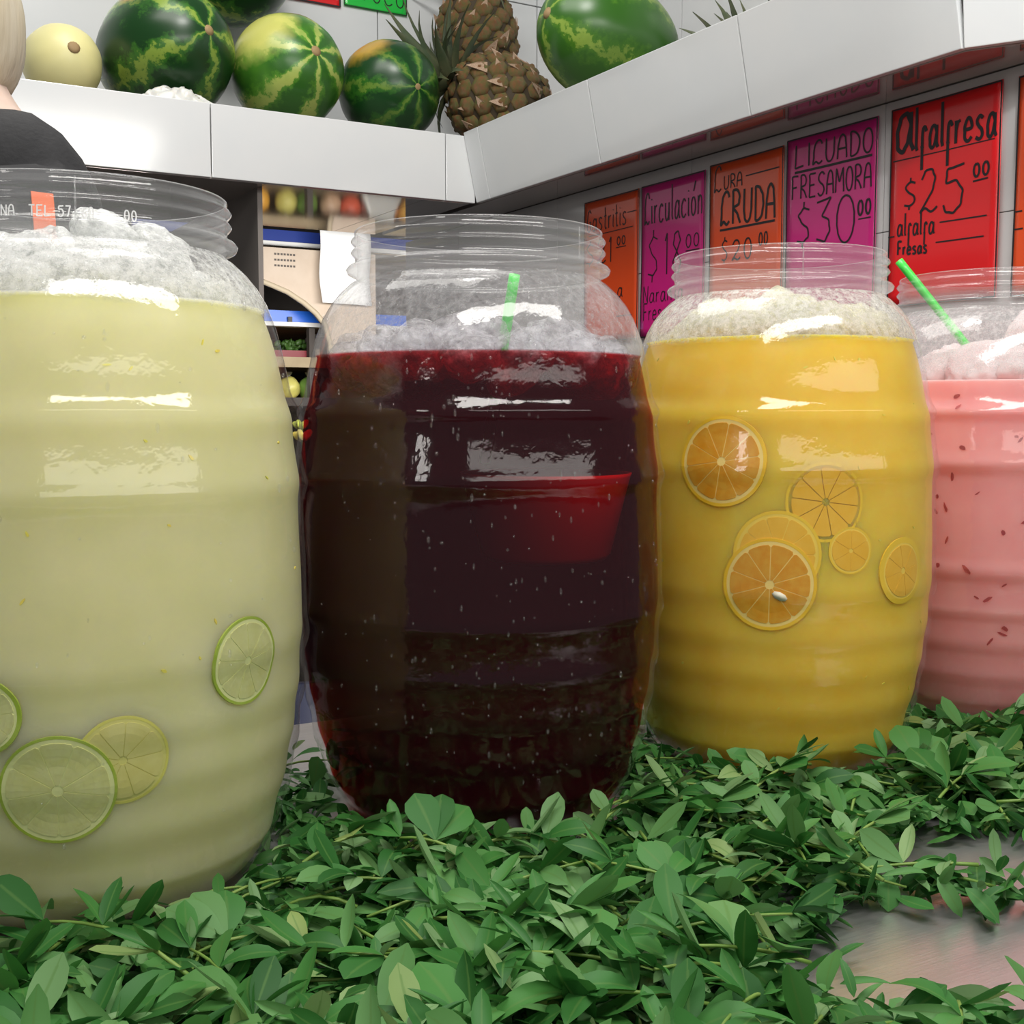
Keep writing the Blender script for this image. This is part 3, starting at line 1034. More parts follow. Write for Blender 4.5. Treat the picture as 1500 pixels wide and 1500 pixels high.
def smooth_stroke(pts):
    if len(pts) < 4: return pts
    out = []
    P = [pts[0]] + list(pts) + [pts[-1]]
    for k in range(1, len(P) - 2):
        p0, p1, p2, p3 = P[k - 1], P[k], P[k + 1], P[k + 2]
        for q in range(4):
            t = q / 4
            out.append(tuple(.5 * ((2 * p1[j]) + (-p0[j] + p2[j]) * t + (2 * p0[j] - 5 * p1[j] + 4 * p2[j] - p3[j]) * t * t + (-p0[j] + 3 * p1[j] - 3 * p2[j] + p3[j]) * t ** 3) for j in (0, 1)))
    out.append(pts[-1])
    return out


def ribbons(strokes, width, mapf):
    """flat ink ribbons; strokes in metres (a right, b up); mapf -> 3-D point."""
    v, f = [], []
    for st in strokes:
        if isinstance(st, tuple): st, w = st
        else: w = width
        st = smooth_stroke(st)
        n = len(st)
        b = len(v)
        for k, p in enumerate(st):
            q0, q1 = st[max(k - 1, 0)], st[min(k + 1, n - 1)]
            dx, dy = q1[0] - q0[0], q1[1] - q0[1]
            L = math.hypot(dx, dy) or 1
            ox, oy = -dy / L * w / 2, dx / L * w / 2
            v += [mapf(p[0] + ox, p[1] + oy), mapf(p[0] - ox, p[1] - oy)]
        for k in range(n - 1):
            f.append((b + 2 * k, b + 2 * k + 1, b + 2 * k + 3, b + 2 * k + 2))
    return v, f


def sign(name, label, origin, right, w, h, mat, items, border=.0022, curl=.004, seed=0, group=None, slant=0.0, down=0.0):
    """a hand-lettered card in a clear sleeve. origin: top-left corner; right: unit vector along its top; items: (strokes in u,v, pen width)."""
    R = Vector(right)
    U = Vector((0, 0, 1))
    nrm = R.cross(U).normalized() * -1 if False else U.cross(R) * -1
    nrm = R.cross(U)                                   # faces the customer
    root = empty(name, origin, label, 'price sign', group)

    def bulge(a, b):
        u, vv = a / w, -b / h
        return .0016 + curl * (.5 + .5 * noise.noise(Vector((u * 1.6, vv * 1.3, seed * 3.1)))) * (.35 + .65 * abs(2 * u - 1)) + curl * .6 * max(0, vv - .6)

    def mp(a, b, e=0.0):
        return tuple(R * a + U * (b + a * slant) + nrm * (bulge(a, b) + e))
    nu, nv = 12, 16
    v = [mp(w * i / nu, -h * j / nv) for j in range(nv + 1) for i in range(nu + 1)]
    v += [mp(w * i / nu, -h * j / nv, -.0008) for j in range(nv + 1) for i in range(nu + 1)]
    K = (nu + 1) * (nv + 1)
    f = []
    for j in range(nv):
        for i in range(nu):
            a = j * (nu + 1) + i
            f.append((a, a + nu + 1, a + nu + 2, a + 1))
            f.append((K + a, K + a + 1, K + a + nu + 2, K + a + nu + 1))
    rimi = [i for i in range(nu + 1)] + [j * (nu + 1) + nu for j in range(1, nv + 1)] + [nv * (nu + 1) + i for i in range(nu - 1, -1, -1)] + [j * (nu + 1) for j in range(nv - 1, 0, -1)]
    for a, b in zip(rimi, rimi[1:] + rimi[:1]):
        f.append((a, b, K + b, K + a))
    obj('card', v, f, mat, root)
    st = []
    for s, pen in items:
        for q in s:
            st.append((resample([(x * w, -y * h) for x, y in q], .006), pen))
    if st:
        v, f = ribbons(st, .003, lambda a, b: mp(a, b, .0006))
        obj('lettering', v, f, M['ink'], root, False)
    m_ = .0015
    bl = [[(m_, -m_), (w - m_, -m_)], [(m_, -h + m_), (w - m_, -h + m_)], [(m_, -m_), (m_, -h + m_)], [(w - m_, -m_), (w - m_, -h + m_)]]
    v, f = ribbons([(resample(q, .006), border) for q in bl], border, lambda a, b: mp(a, b, .0005))
    obj('border', v, f, M['ink'], root, False)
    return root


T = text_strokes


def line(u0, u1, v0, v1=None): return [[(u0, v0), (u1, v0 if v1 is None else v1)]]


XW = 1.3246
RT = (0, -1, 0)
SG = 'price signs on the tiled wall'
sign('price_sign', 'orange price sign lettered Gastritis, half behind the dark red jar', (XW, 2.004, .719), RT, .180, .274, M['sign_orange'],
     [(T('Gastritis', .05, .80, .215, .215, .15), .0026), (line(.8, .97, .14), .0016), (line(.1, .9, .245, .24), .0015),
      (T('$21', .02, .56, .45, .45, .17), .0028), (T('00', .60, .78, .345, .345, .055), .0026), (line(.6, .78, .36), .0016),
      (T('-Papaya'.replace('P', 'R').replace('p', 'n').replace('y', 'u') if False else 'a', .62, .74, .70, .70, .11), .0024), (line(.62, .9, .83), .0016)], seed=1, group=SG)
sign('price_sign', 'magenta price sign lettered Circulación, between two orange signs', (XW, 1.816, .720), RT, .182, .274, M['sign_magenta'],
     [(T('Circulación', .05, .98, .255, .262, .20), .0032), (T('$', .08, .32, .62, .62, .32), .0026), (T('18', .36, .68, .60, .60, .26), .0030),
      (T('00', .70, .94, .455, .455, .08), .0024), (line(.72, .93, .475), .0018), (T('Naranja', .04, .70, .77, .77, .11), .0020), (T('Fresa', .05, .45, .885, .885, .11), .0020)], seed=2, group=SG)
sign('price_sign', 'orange price sign lettered Cura Cruda, above the yellow jar', (XW, 1.621, .724), RT, .180, .274, M['sign_orange'],
     [(T('C', .06, .18, .17, .17, .15), .0026), (T('URA', .19, .46, .165, .165, .08), .0024), (line(.50, .95, .115), .0020),
      (T('CRUDA', .15, .92, .375, .395, .195), .0046), (line(.15, .90, .405, .41), .0036), (T('$', .16, .28, .60, .60, .15), .0026), (T('20', .30, .62, .60, .60, .12), .0030),
      (T('00', .68, .82, .535, .535, .07), .0028)], seed=3, group=SG)
sign('price_sign', 'magenta price sign lettered Licuado Fresamora in capitals', (XW, 1.434, .729), RT, .184, .274, M['sign_magenta'],
     [(T('LICUADO', .09, .97, .165, .175, .125), .0030), (line(.10, .95, .19, .192), .0036), (T('FRESAMORA', .06, .96, .335, .355, .125), .0028),
      (T('$', .10, .32, .60, .60, .24), .0030), (T('3', .32, .56, .60, .60, .235), .0030), (T('0', .52, .84, .62, .62, .25), .0030), (T('00', .80, .96, .49, .49, .075), .0036),
      (line(.82, .95, .51), .0018)], seed=4, group=SG)
sign('price_sign', 'red price sign lettered Alfalfresa, above the pink jar', (XW, 1.225, .731), RT, .183, .274, M['sign_red'],
     [(T('a', .03, .24, .225, .225, .335), .0062), (T('lfalfresa', .22, .97, .232, .252, .19), .0048), (line(.03, .28, .262), .0016), (line(.30, .95, .262), .0014),
      (T('$', .12, .28, .51, .51, .15), .0030), (T('2', .26, .48, .55, .55, .215), .0032), (T('5', .48, .72, .57, .57, .225), .0032), (T('00', .76, .92, .42, .42, .06), .0034),
      (line(.77, .90, .44, .436), .0022), (line(.0, .06, .64), .0018), (T('alfalfa', .08, .44, .64, .655, .10), .0028), (line(.48, .90, .605, .61), .0018),
      (T('Fresas', .09, .38, .735, .745, .065), .0030), (line(.45, .88, .70, .705), .0018)], seed=5, group=SG)
sign('price_sign', 'orange price sign cut off by the edge of the picture, beside the red one', (XW, 1.020, .729), RT, .105, .274, M['sign_orange'],
     [(line(.02, .12, .61), .0018), (line(.02, .14, .69), .0018), (T('L', .22, .5, .74, .74, .10), .0036)], seed=6, group=SG)
# signs on the upper back wall
sign('price_sign', 'green sign lettered Broco, behind the pineapple leaves', (1.125, 2.7505, 1.392), (1, 0, 0), .165, .118, M['sign_green'],
     [(T('Broco', .10, .98, .82, .86, .45), .0028), (line(.08, .2, .62), .0018)], seed=7, curl=.003, group='signs on the upper wall')
sign('price_sign', 'red sign with only its lower edge showing above the watermelons', (.965, 2.7505, 1.392), (1, 0, 0), .152, .125, M['sign_red'], [], border=.004, seed=8, curl=.003, group='signs on the upper wall')

# raised lettering moulded in the neck of the first jar
jx, jy, js, lv, jar = JARS[0]
a_c = math.atan2(-jy, -jx)


def on_neck(a, b):
    r = .0974
    t = a_c + a / r
    return (r * math.cos(t), r * math.sin(t), .4195 + b)


st = []
for txt, a0, a1, h in (('ANA', -.0455, -.0325, .0060), ('TEL', -.0255, -.0125, .0060), ('57', -.0095, -.0020, .0060), ('60', .0030, .0105, .0060), ('00', .0265, .0350, .0060)):
    for q in T(txt, 0, 1, 0, 0, 1):
        st.append((resample([(a0 + (a1 - a0) * x, -y * h) for x, y in q], .001), .0008))
v, f = ribbons(st, .0011, on_neck)
obj('raised_lettering', v, f, pbr('raised_plastic', (.8, .8, .8), .3), jar, False)

# ---------------------------------------------------------------- fruit on the ledges
def melon(name, label, c, r, axis, mat, group=None, spotc=(.5, .3, .04), spin=0.0, wob=.02, cat='watermelon'):
    rx, rz = r
    root = empty(name, c, label, cat, group)
    off = Vector((c[0] * 9, c[1] * 7, c[2] * 5))
    v, f = ellipsoid_vf(rx, rx, rz, 48, 32, lambda d: 1 + wob * noise.noise(d * 1.5 + off) + wob * .25 * math.sin(10 * math.atan2(d.y, d.x)) * (1 - d.z * d.z))
    q = Vector(axis).normalized().to_track_quat('Z', 'Y')
    qr = q @ Matrix.Rotation(spin, 3, 'Z').to_quaternion()
    if isinstance(mat, tuple):
        nm, dk, md, lt, nst, light, spot = mat
        if spot:
            sd = (qr.inverted() @ Vector(spot[0]).normalized()) * rx
            spot = ((sd.x, sd.y, sd.z), spot[1])
            mat = melon_mat(nm, dk, md, lt, nst, light, spot, spotc=spotc)
        else:
            mat = melon_mat(nm, dk, md, lt, nst, light)
    b = obj('rind', v, f, mat, root)
    root.rotation_mode = 'QUATERNION'
    root.rotation_quaternion = qr
    prof = [(0, rz * .955), (.011, rz * .962), (.0115, rz * .99), (.006, rz * 1.012), (.0035, rz * 1.02), (0, rz * 1.015)]
    v, f = lathe_vf(prof, 12)
    obj('stem_scar', v, f, M['stem_scar'], root)
    return root


M['stem_scar'] = pbr('dry_stem_scar', (.30, .20, .09), .7)
WG = 'watermelons on the ledges'
FL = .874
melon('honeydew_melon', 'round pale yellow honeydew melon beside the biggest watermelon', (.422, 2.40, .954), (.070, .078), (.10, -.97, .16), M['honeydew'], None, cat='melon')
DK, MD, LT = (.006, .040, .007), (.030, .125, .012), (.20, .30, .04)
melon('watermelon', 'biggest dark green watermelon, jagged yellow green stripes, beside the honeydew', (.618, 2.42, FL + .128), (.124, .150), (.30, -.93, .12),
      ('dark_striped_rind', DK, MD, LT, 5, .0, ((-.45, -.35, .9), .055)), WG, (.40, .20, .04), spin=.9)
melon('watermelon', 'light green watermelon with a star of pale rays, between two darker ones', (.858, 2.40, FL + .124), (.113, .118), (.16, -.97, .14),
      ('light_striped_rind', (.026, .115, .012), (.075, .23, .02), (.36, .44, .10), 7, .12, ((-.72, -.5, .62), .085)), WG, (.55, .54, .14), spin=1.9)
melon('watermelon', 'dark watermelon with an orange patch, beside the pineapples', (1.087, 2.405, FL + .116), (.106, .112), (.12, -.98, -.10),
      ('dark_rind_orange_patch', (.006, .045, .008), (.026, .12, .012), (.12, .22, .03), 7, .0, ((-.62, -.30, .80), .06)), WG, (.50, .30, .04), spin=3.0)
melon('watermelon', 'dark watermelon stacked behind and above the light green one', (.80, 2.59, 1.270), (.135, .145), (.8, .3, .3), ('stacked_dark_rind', DK, MD, LT, 6, 0, None), WG, spin=1.0)  # same dark greens as the biggest watermelon
melon('watermelon', 'oblong smooth green watermelon lying on the ledge above the price signs', (1.375, 2.004, 1.034), (.116, .156), (-.93, -.10, .16),
      ('oblong_green_rind', (.030, .115, .010), (.055, .165, .012), (.22, .33, .05), 5, .03, ((-.6, -.3, .6), .03)), WG, (.10, .24, .02), spin=.3, wob=.012)

# pineapples: eyes in spirals, dry bracts, a crown of leaves
eye_v, eye_f = lathe_vf([(1.0, 0), (.92, .25), (.62, .42), (.30, .46), (.12, .62), (0, .60)], 6)
EYE = mesh('fruitlet', eye_v, eye_f)
EYE.materials.append(M['pine_eye'])
br = [(-.55, -.7, .30), (.55, -.7, .30), (.42, .1, .60), (.05, 1.15, .80), (-.36, .15, .66), (-.55, -.7, .22), (.55, -.7, .22), (.42, .1, .52), (.05, 1.15, .75), (-.36, .15, .58)]
BRACT = mesh('bract', br, [(0, 1, 2, 3, 4), (9, 8, 7, 6, 5), (0, 5, 6, 1), (1, 6, 7, 2), (2, 7, 8, 3), (3, 8, 9, 4), (4, 9, 5, 0)], False)
BRACT.materials.append(M['pine_bract'])


def blade(L, w, bend):
    v, f = [], []
    n = 6
    for k in range(n + 1):
        t = k / n
        ww = w * (1 - t ** 1.6) * (.75 + .25 * math.sin(PI * min(1, t * 1.3))) + .0004
        z = L * t * math.cos(bend * t * .7)
        y = L * t * math.sin(bend * t * .7)
        v += [(-ww, y - ww * .35, z), (0, y + ww * .25, z), (ww, y - ww * .35, z)]
    for k in range(n):
        a = 3 * k
        f += [(a, a + 1, a + 4, a + 3), (a + 1, a + 2, a + 5, a + 4)]
    m = len(v)
    v += [(x, y - .0012, z) for x, y, z in v]
    f += [tuple(m + i for i in reversed(q)) for q in f]
    return v, f


LEAVES = []
for q, (L, w, b) in enumerate([(.17, .018, .5), (.14, .017, 1.0), (.20, .016, .35), (.12, .015, 1.4)]):
    me = mesh('leaf', *blade(L, w, b))
    me.materials.append(M['pine_leaf'])
    LEAVES.append(me)


def pineapple(label, c, axis, r, h, seed, leaves=28, spread=1.0):
    rd = random.Random(seed)
    root = empty('pineapple', c, label, 'pineapple', 'pineapples in the corner')
    root.rotation_mode = 'QUATERNION'
    root.rotation_quaternion = Vector(axis).normalized().to_track_quat('Z', 'Y')

    def rad(t): return r * (1 - abs(2 * t - 1) ** 3.0 * .74)
    v, f = lathe_vf([(0, -h)] + [(rad(k / 12) * .96, -h + 2 * h * k / 12) for k in range(13)] + [(0, h)], 24)
    obj('core', v, f, M['pine_body'], root)
    n = 92
    for k in range(n):
        t = (k + .5) / n
        z = -h + 2 * h * t
        a = k * 2.39996
        s = (r * .235) * (.62 + .48 * math.sin(PI * t)) * rd.uniform(.92, 1.08)
        n_ = Vector((math.cos(a), math.sin(a), (2 * t - 1) ** 3 * 2.6)).normalized()
        p = Vector((math.cos(a) * rad(t) * .93, math.sin(a) * rad(t) * .93, z))
        up = Vector((0, 0, 1)) - n_ * n_.z
        up.normalize()
        sd = up.cross(n_)
        mat = Matrix((sd, up, n_)).transposed().to_4x4()
        mat.translation = p
        mat = mat @ Matrix.Diagonal((s, s * .92, s * 1.0, 1))
        o = put('fruitlet', EYE, None, root)
        o.matrix_local = mat
        if k % 2 == 0 or rd.random() < .3:
            b = put('bract', BRACT, None, root)
            b.matrix_local = mat @ Matrix.Rotation(rd.uniform(-.8, .8), 4, 'Z') @ Matrix.Scale(rd.uniform(.55, 1.05), 4)
    for k in range(leaves):
        t = k / leaves
        a = k * 2.39996
        o = put('leaf', LEAVES[rd.randrange(4)], None, root)
        til = (.15 + 1.15 * (1 - t)) * spread
        m = Matrix.Translation((0, 0, h * .93 + .03 * t)) @ Matrix.Rotation(a, 4, 'Z') @ Matrix.Rotation(-til, 4, 'X') @ Matrix.Translation((0, .012, 0))
        o.matrix_local = m
    return root


pineapple('pineapple with dry tan bracts wedged in the ledge corner', (1.325, 2.350, .984), (-.62, .55, .42), .098, .118, 1, 40, .95)
pineapple('pineapple standing behind the corner one, crown out of the picture', (1.390, 2.57, 1.190), (-.05, .15, .98), .092, .125, 2, 20)
pineapple('pineapple hidden behind the oblong watermelon, only leaf tips showing', (1.655, 2.02, .975), (-.22, -.95, .14), .078, .11, 4, 26, .8)

# crumpled bag by the big watermelon
def crumple(nx, ny, w, d, h, seed):
    v, f = [], []
    for j in range(ny + 1):
        for i in range(nx + 1):
            u, t = i / nx, j / ny
            e = math.sin(PI * u) ** .6 * math.sin(PI * t) ** .6
            p = Vector((u * 6, t * 4, seed))
            z = h * e * (.5 + .5 * abs(noise.noise(p * .6)) + .22 * abs(noise.noise(p * 1.6)))
            v.append(((u - .5) * w + .01 * noise.noise(p * 1.7), (t - .5) * d + .01 * noise.noise(p * 1.3), z))
    for j in range(ny):
        for i in range(nx):
            a = j * (nx + 1) + i
            f.append((a, a + 1, a + nx + 2, a + nx + 1))
    K = len(v)
    v.append((0, 0, 0))
    rim_ = [i for i in range(nx + 1)] + [j * (nx + 1) + nx for j in range(1, ny + 1)] + [ny * (nx + 1) + i for i in range(nx - 1, -1, -1)] + [j * (nx + 1) for j in range(ny - 1, 0, -1)]
    for a, b in zip(rim_, rim_[1:] + rim_[:1]): f.append((b, a, K))
    return v, f


v, f = crumple(40, 16, .135, .05, .052, 2.0)
tag(obj('plastic_bag', v, f, M['white_plastic'], None, True, (.60, 2.288, .874)), 'crumpled white plastic bag tucked under the biggest watermelon', 'bag')

# ---------------------------------------------------------------- far stall seen through the gap
fs = empty('market_shelving', (1.75, 4.4, -.9), 'shelving of the stall behind, blue edge strips, seen between the jars', 'shelving')
FO = -fs.location


def fbox(name, x0, x1, y0, y1, z0, z1, mat, bev=0):
    return child_box(name, x0, x1, y0, y1, z0, z1, mat, fs, bev)


fbox('back_panel', .9, 3.0, 4.95, 5.0, -.9, 1.9, M['shelf_dark'])
for x in (.95, 2.9):
    fbox('upright', x, x + .05, 4.25, 4.3, -.9, 1.9, M['shelf_dark'])
fbox('upright', 1.578, 1.60, 4.22, 4.25, -.9, .70, M['shelf_dark'])
for z, m in ((.925, 'navy_strip'), (.640, 'blue_strip'), (.50, None), (.05, None)):
    fbox('shelf_board', .95, 2.95, 4.22, 4.95, z - .02, z, M['shelf_wood'])
    if m:
        fbox('edge_strip', .95, 2.95, 4.205, 4.22, z - .002, z + .038, M[m])
        fbox('price_rail', .95, 2.95, 4.200, 4.22, z - .018, z - .003, M['white_strip'])
    else:
        fbox('edge_strip', .95, 2.95, 4.205, 4.22, z - .025, z + .012, M['shelf_wood'])
fbox('strip_clip', 1.490, 1.505, 4.195, 4.206, .637, .656, M['ink'])
# cardboard panel with an arched cut-out, standing in front of the shelf
arch = [(1.30, .888), (1.30, .79), (1.405, .755), (1.46, .735), (1.52, .70), (1.565, .665), (1.60, .625), (1.617, .56), (1.622, .50), (1.63, .475), (1.80, .475), (1.80, .888)]
cb = empty('cardboard_box', (1.55, 4.13, .30), 'tan cardboard box panel with printed lines and an arched lower edge, under the white paper', 'box')
n = len(arch)
v = [(x - 1.55, 4.12 - 4.13, z - .30) for x, z in arch] + [(x - 1.55, 4.15 - 4.13, z - .30) for x, z in arch]
f = [tuple(range(n)), tuple(range(2 * n - 1, n - 1, -1))] + [(i, n + i, n + (i + 1) % n, (i + 1) % n) for i in range(n)]
obj('panel', v, f, M['cardboard'], cb, False)
edge = [(x - 1.55, -.014, z - .30) for x, z in arch[1:10]]
v, f = tube_vf(edge, .010, 6)
obj('folded_edge', v, f, M['box_edge'], cb)
st = []
for k, z in enumerate((.866, .846, .826)):
    for q in range(7):
        st.append(([(1.415 + q * .0115, z), (1.423 + q * .0115, z)], .007))
v, f = ribbons(st, .006, lambda a, b: (a - 1.55, -.0106, b - .30))
obj('print', v, f, M['shelf_dark'], cb, False)
v, f = [], []
for j in range(9):
    for i in range(7):
        v.append((1.572 + .19 * i / 6 + .004 * math.sin(j * .9), 4.085 - .016 * (j / 8) ** 2 + .006 * math.sin(i * .8 + j * .3), .968 - .268 * j / 8 - .004 * i / 6))
for j in range(8):
    for i in range(6):
        a = j * 7 + i
        f.append((a, a + 7, a + 8, a + 1))
pp = obj('paper_sheet', v, f, M['paper'], None)
so = pp.modifiers.new('thick', 'SOLIDIFY')
so.thickness = .0012
tag(pp, 'blank white sheet of paper hanging behind the neck of the dark red jar', 'paper')
# bagged produce on the far top shelf
PR = [(1.43, (.85, .42, .06)), (1.535, (.62, .58, .16)), (1.615, (.16, .30, .06)), (1.71, (.62, .42, .28)), (1.79, (.72, .13, .07)), (1.865, (.45, .18, .14)), (1.945, (.80, .34, .10)), (2.03, (.75, .45, .12))]
PN = ['orange', 'yellow', 'green', 'tan', 'red', 'dull red', 'light orange', 'amber']
fbox('shelf_board', .95, 2.95, 4.22, 4.95, .342, .360, M['shelf_wood'])
fbox('edge_strip', .95, 2.95, 4.205, 4.22, .335, .365, M['shelf_dark'])
for k, (x, c) in enumerate(PR):
    mt = pbr('bagged_produce_%d' % k, c, .4, var=tuple(min(1, q * 1.3) for q in c), vscale=18, bump=.4, bscale=40)
    bag = empty('produce_bag', (x, 4.33, .360), 'clear bag of %s coloured produce on a low shelf of the stall behind' % PN[k], 'bag', 'produce bags on the far shelf')
    v, f = chunk_vf(1, 60 + k, 1.25, .12, 3)
    v = [(p[0] * .042, p[1] * .045, max(0, (p[2] + 1.15) * .036)) for p in v]
    obj('contents', v, f, mt, bag)
    v, f = lathe_vf([(.012, .078), (.006, .086), (.012, .094), (.016, .102), (.014, .102), (.004, .087)], 10)
    obj('tied_neck', v, f, M['white_plastic'], bag)
GR = [(1.44, .10, (.22, .19, .18), 'grey brown'), (1.55, .075, (.42, .34, .27), 'tan'), (1.66, .09, (.24, .22, .22), 'grey'), (1.75, .085, (.50, .48, .52), 'silver'), (1.85, .10, (.30, .14, .14), 'maroon')]
for k, (x, hh, c, nm) in enumerate(GR):
    root = empty('packet', (x + .25, 4.42, .50), '%s packet on the middle shelf of the stall behind' % nm, 'packet', 'packets on the far shelf')
    v, f = box_vf(-.048, .048, -.03, .03, 0, hh)
    me = bevel_me(mesh('wrapper', v, f, False), .012, 2)
    put('wrapper', me, pbr('packet_%d' % k, c, .4, var=tuple(q * .6 for q in c), vscale=25), root)
    v, f = box_vf(-.046, .046, -.003, .003, hh - .002, hh + .012)
    obj('sealed_end', v, f, M['white_strip'], root, False)
wb_ = empty('white_bag', (1.88, 4.245, .360), 'white paper bag standing before the produce bags of the stall behind', 'bag')
v, f = box_vf(-.085, .085, -.02, .02, 0, .085)
v = [(x * (1 if z < .05 else .55), y * (1 if z < .05 else .3), z) for x, y, z in v]
put('sack', bevel_me(mesh('sack', v, f, False), .012, 2), M['white_plastic'], wb_)
v, f = box_vf(-.05, .05, -.006, .006, .08, .098)
obj('folded_top', v, f, M['white_plastic'], wb_, False)
# lower: red tray with a green bunch, yellow flowers
rt = empty('produce_tray', (1.53, 4.34, .50), 'dark red tray with greens on the lower shelf of the stall behind', 'tray')
v, f = box_vf(-.12, .10, -.09, .09, 0, .012)
obj('base', v, f, M['red_plastic'], rt, False)
parts = [box_vf(-.12, .06, -.09, -.082, 0, .038), box_vf(.06, .10, -.09, -.082, 0, .045)]
obj('front', *parts[0], pbr('dark_red_tray', (.22, .01, .02), .4), rt, False)
obj('label_card', *parts[1], M['cardboard'], rt, False)
parts = []
for k in range(60):
    a, r = rnd.uniform(0, 6.28), rnd.uniform(0, .08)
    v, f = ellipsoid_vf(.018, .005, .010, 6, 4)
    m = Matrix.Translation((r * math.cos(a) + .02, r * math.sin(a) * .6, .03 + rnd.uniform(0, .03))) @ Matrix.Rotation(rnd.uniform(0, 6), 4, 'Z') @ Matrix.Rotation(rnd.uniform(-1, 1), 4, 'Y')
    parts.append(([tuple(m @ Vector(p)) for p in v], f))
tag(obj('green_herbs', *join_vf(parts), pbr('herb_green', (.05, .12, .02), .5), None, True, (1.53, 4.34, .512)), 'bunch of dark green herbs in the dark red tray of the stall behind', 'herbs', None, 'stuff')


def flower(x, y, z, s, label, col):
    root = empty('yellow_flower', (x, y, z - .2), label, 'flower', 'yellow flowers behind the jars')
    v, f = tube_vf([(0, 0, 0), (.004, 0, .1), (0, 0, .2)], .004, 5)
    obj('stem', v, f, M['stem'], root)
    for k in range(7):
        v, f = ellipsoid_vf(s * .35, s * .12, s * .6, 8, 6)
        m = Matrix.Translation((0, 0, .2)) @ Matrix.Rotation(k * 2 * PI / 7, 4, 'Z') @ Matrix.Rotation(.7 + .3 * (k % 2), 4, 'Y') @ Matrix.Translation((0, 0, s * .5))
        obj('petal', [tuple(m @ Vector(p)) for p in v], f, col, root)


yel = pbr('yellow_petal', (.85, .66, .10), .5, var=(.85, .78, .35), vscale=40)
yg = pbr('yellow_green_petal', (.62, .68, .12), .5)
flower(1.500, 4.10, .255, .035, 'yellow green flower showing between the lime jar and the dark red jar, upper of two', yg)
flower(1.485, 4.04, .215, .042, 'yellow flower showing between the lime jar and the dark red jar, lower of two', yel)
vz = empty('flower_bucket', (1.50, 4.07, -.9), 'grey bucket on the floor of the stall behind, holding yellow flowers', 'bucket')
v, f = lathe_vf([(0, 0), (.10, 0), (.13, .95), (.135, .96), (.12, .96), (.09, .03), (0, .03)], 24)
obj('body', v, f, M['shelf_dark'], vz)
v, f = tube_vf([(.13 * math.cos(a), .14 * math.sin(a) - .02, .93) for a in [k * PI / 8 for k in range(9)]], .004, 5)
obj('handle', v, f, M['white_strip'], vz)
# ---------------------------------------------------------------- vendor behind the lime jar
def skin_obj(name, verts, edges, radii, mat, parent=None, root=0, sub=2):
    me = bpy.data.meshes.new(name)
    me.from_pydata(verts, edges, [])
    o = bpy.data.objects.new(name, me)
    COL.objects.link(o)
    md = o.modifiers.new('skin', 'SKIN')
    md.use_smooth_shade = True
    for k, (a, b) in enumerate(radii):
        me.skin_vertices[0].data[k].radius = (a, b)
    for k in (root if hasattr(root, '__len__') else [root]): me.skin_vertices[0].data[k].use_root = True
    s = o.modifiers.new('sub', 'SUBSURF')
    s.levels = s.render_levels = sub
    dg = bpy.context.evaluated_depsgraph_get()
    me2 = bpy.data.meshes.new_from_object(o.evaluated_get(dg))
    bpy.data.objects.remove(o)
    me2.name = name
    me2.polygons.foreach_set('use_smooth', [True] * len(me2.polygons))
    me2.materials.clear()
    me2.materials.append(mat)
    return put(name, me2, mat, parent)


PO = (.162, 1.52, -.89)
ps = empty('person', PO, 'person in a black top with orange strap and fair hair behind the lime jar', 'person')
# person faces -X; spine leans forward a little. local coordinates from the floor
bv = [(0, 0, .98), (.02, 0, 1.14), (.035, 0, 1.30), (.02, 0, 1.44), (-.01, 0, 1.53), (-.025, 0, 1.575), (-.045, 0, 1.63),
      (.02, .17, 1.42), (.05, .22, 1.18), (-.06, .20, 1.00), (-.14, .17, .97), (.02, -.15, 1.42), (.04, -.20, 1.18), (-.08, -.18, 1.02), (-.16, -.15, .99),
      (0, .09, .88), (.0, .10, .50), (.02, .10, .10), (-.10, .11, .05), (0, -.09, .88), (.0, -.10, .50), (.02, -.10, .10), (-.10, -.11, .05)]
be = [(0, 1), (1, 2), (2, 3), (3, 4), (4, 5), (5, 6), (3, 7), (7, 8), (8, 9), (9, 10), (3, 11), (11, 12), (12, 13), (13, 14), (0, 15), (15, 16), (16, 17), (17, 18), (0, 19), (19, 20), (20, 21), (21, 22)]
brd = [(.14, .12), (.13, .11), (.14, .12), (.12, .10), (.072, .07), (.068, .065), (.085, .08),
       (.06, .06), (.045, .045), (.035, .035), (.03, .03), (.06, .06), (.045, .045), (.035, .035), (.03, .03),
       (.09, .09), (.06, .06), (.045, .045), (.035, .03), (.09, .09), (.06, .06), (.045, .045), (.035, .03)]
roots = [0]
brd[10] = brd[14] = (.038, .018)
for tip, sg in ((10, 1), (14, -1)):                 # four unequal fingers and a thumb on each palm, slightly curled
    px_, py_, pz_ = bv[tip]
    for q, (oy, L_) in enumerate(((-.027, .072), (-.009, .080), (.009, .076), (.027, .060))):
        k0 = len(bv)
        roots.append(k0)
        for t_, dz in ((-.1, 0), (.38, -.004), (.72, -.016), (1, -.032)):
            bv.append((px_ - .018 - L_ * t_ * .95, py_ + oy * (1 + .15 * t_), pz_ + dz))
            brd.append((.0088 - .002 * max(0, t_), .0088 - .002 * max(0, t_)))
        be += [(k0, k0 + 1), (k0 + 1, k0 + 2), (k0 + 2, k0 + 3)]
    k0 = len(bv)
    roots.append(k0)
    for t_ in (0, .5, 1):
        bv.append((px_ + .03 - .065 * t_, py_ - sg * (.022 + .030 * t_), pz_ + .004 - .012 * t_))
        brd.append((.012 - .004 * t_, .012 - .004 * t_))
    be += [(k0, k0 + 1), (k0 + 1, k0 + 2)]
body = skin_obj('body', bv, be, brd, M['skin'], ps, roots)
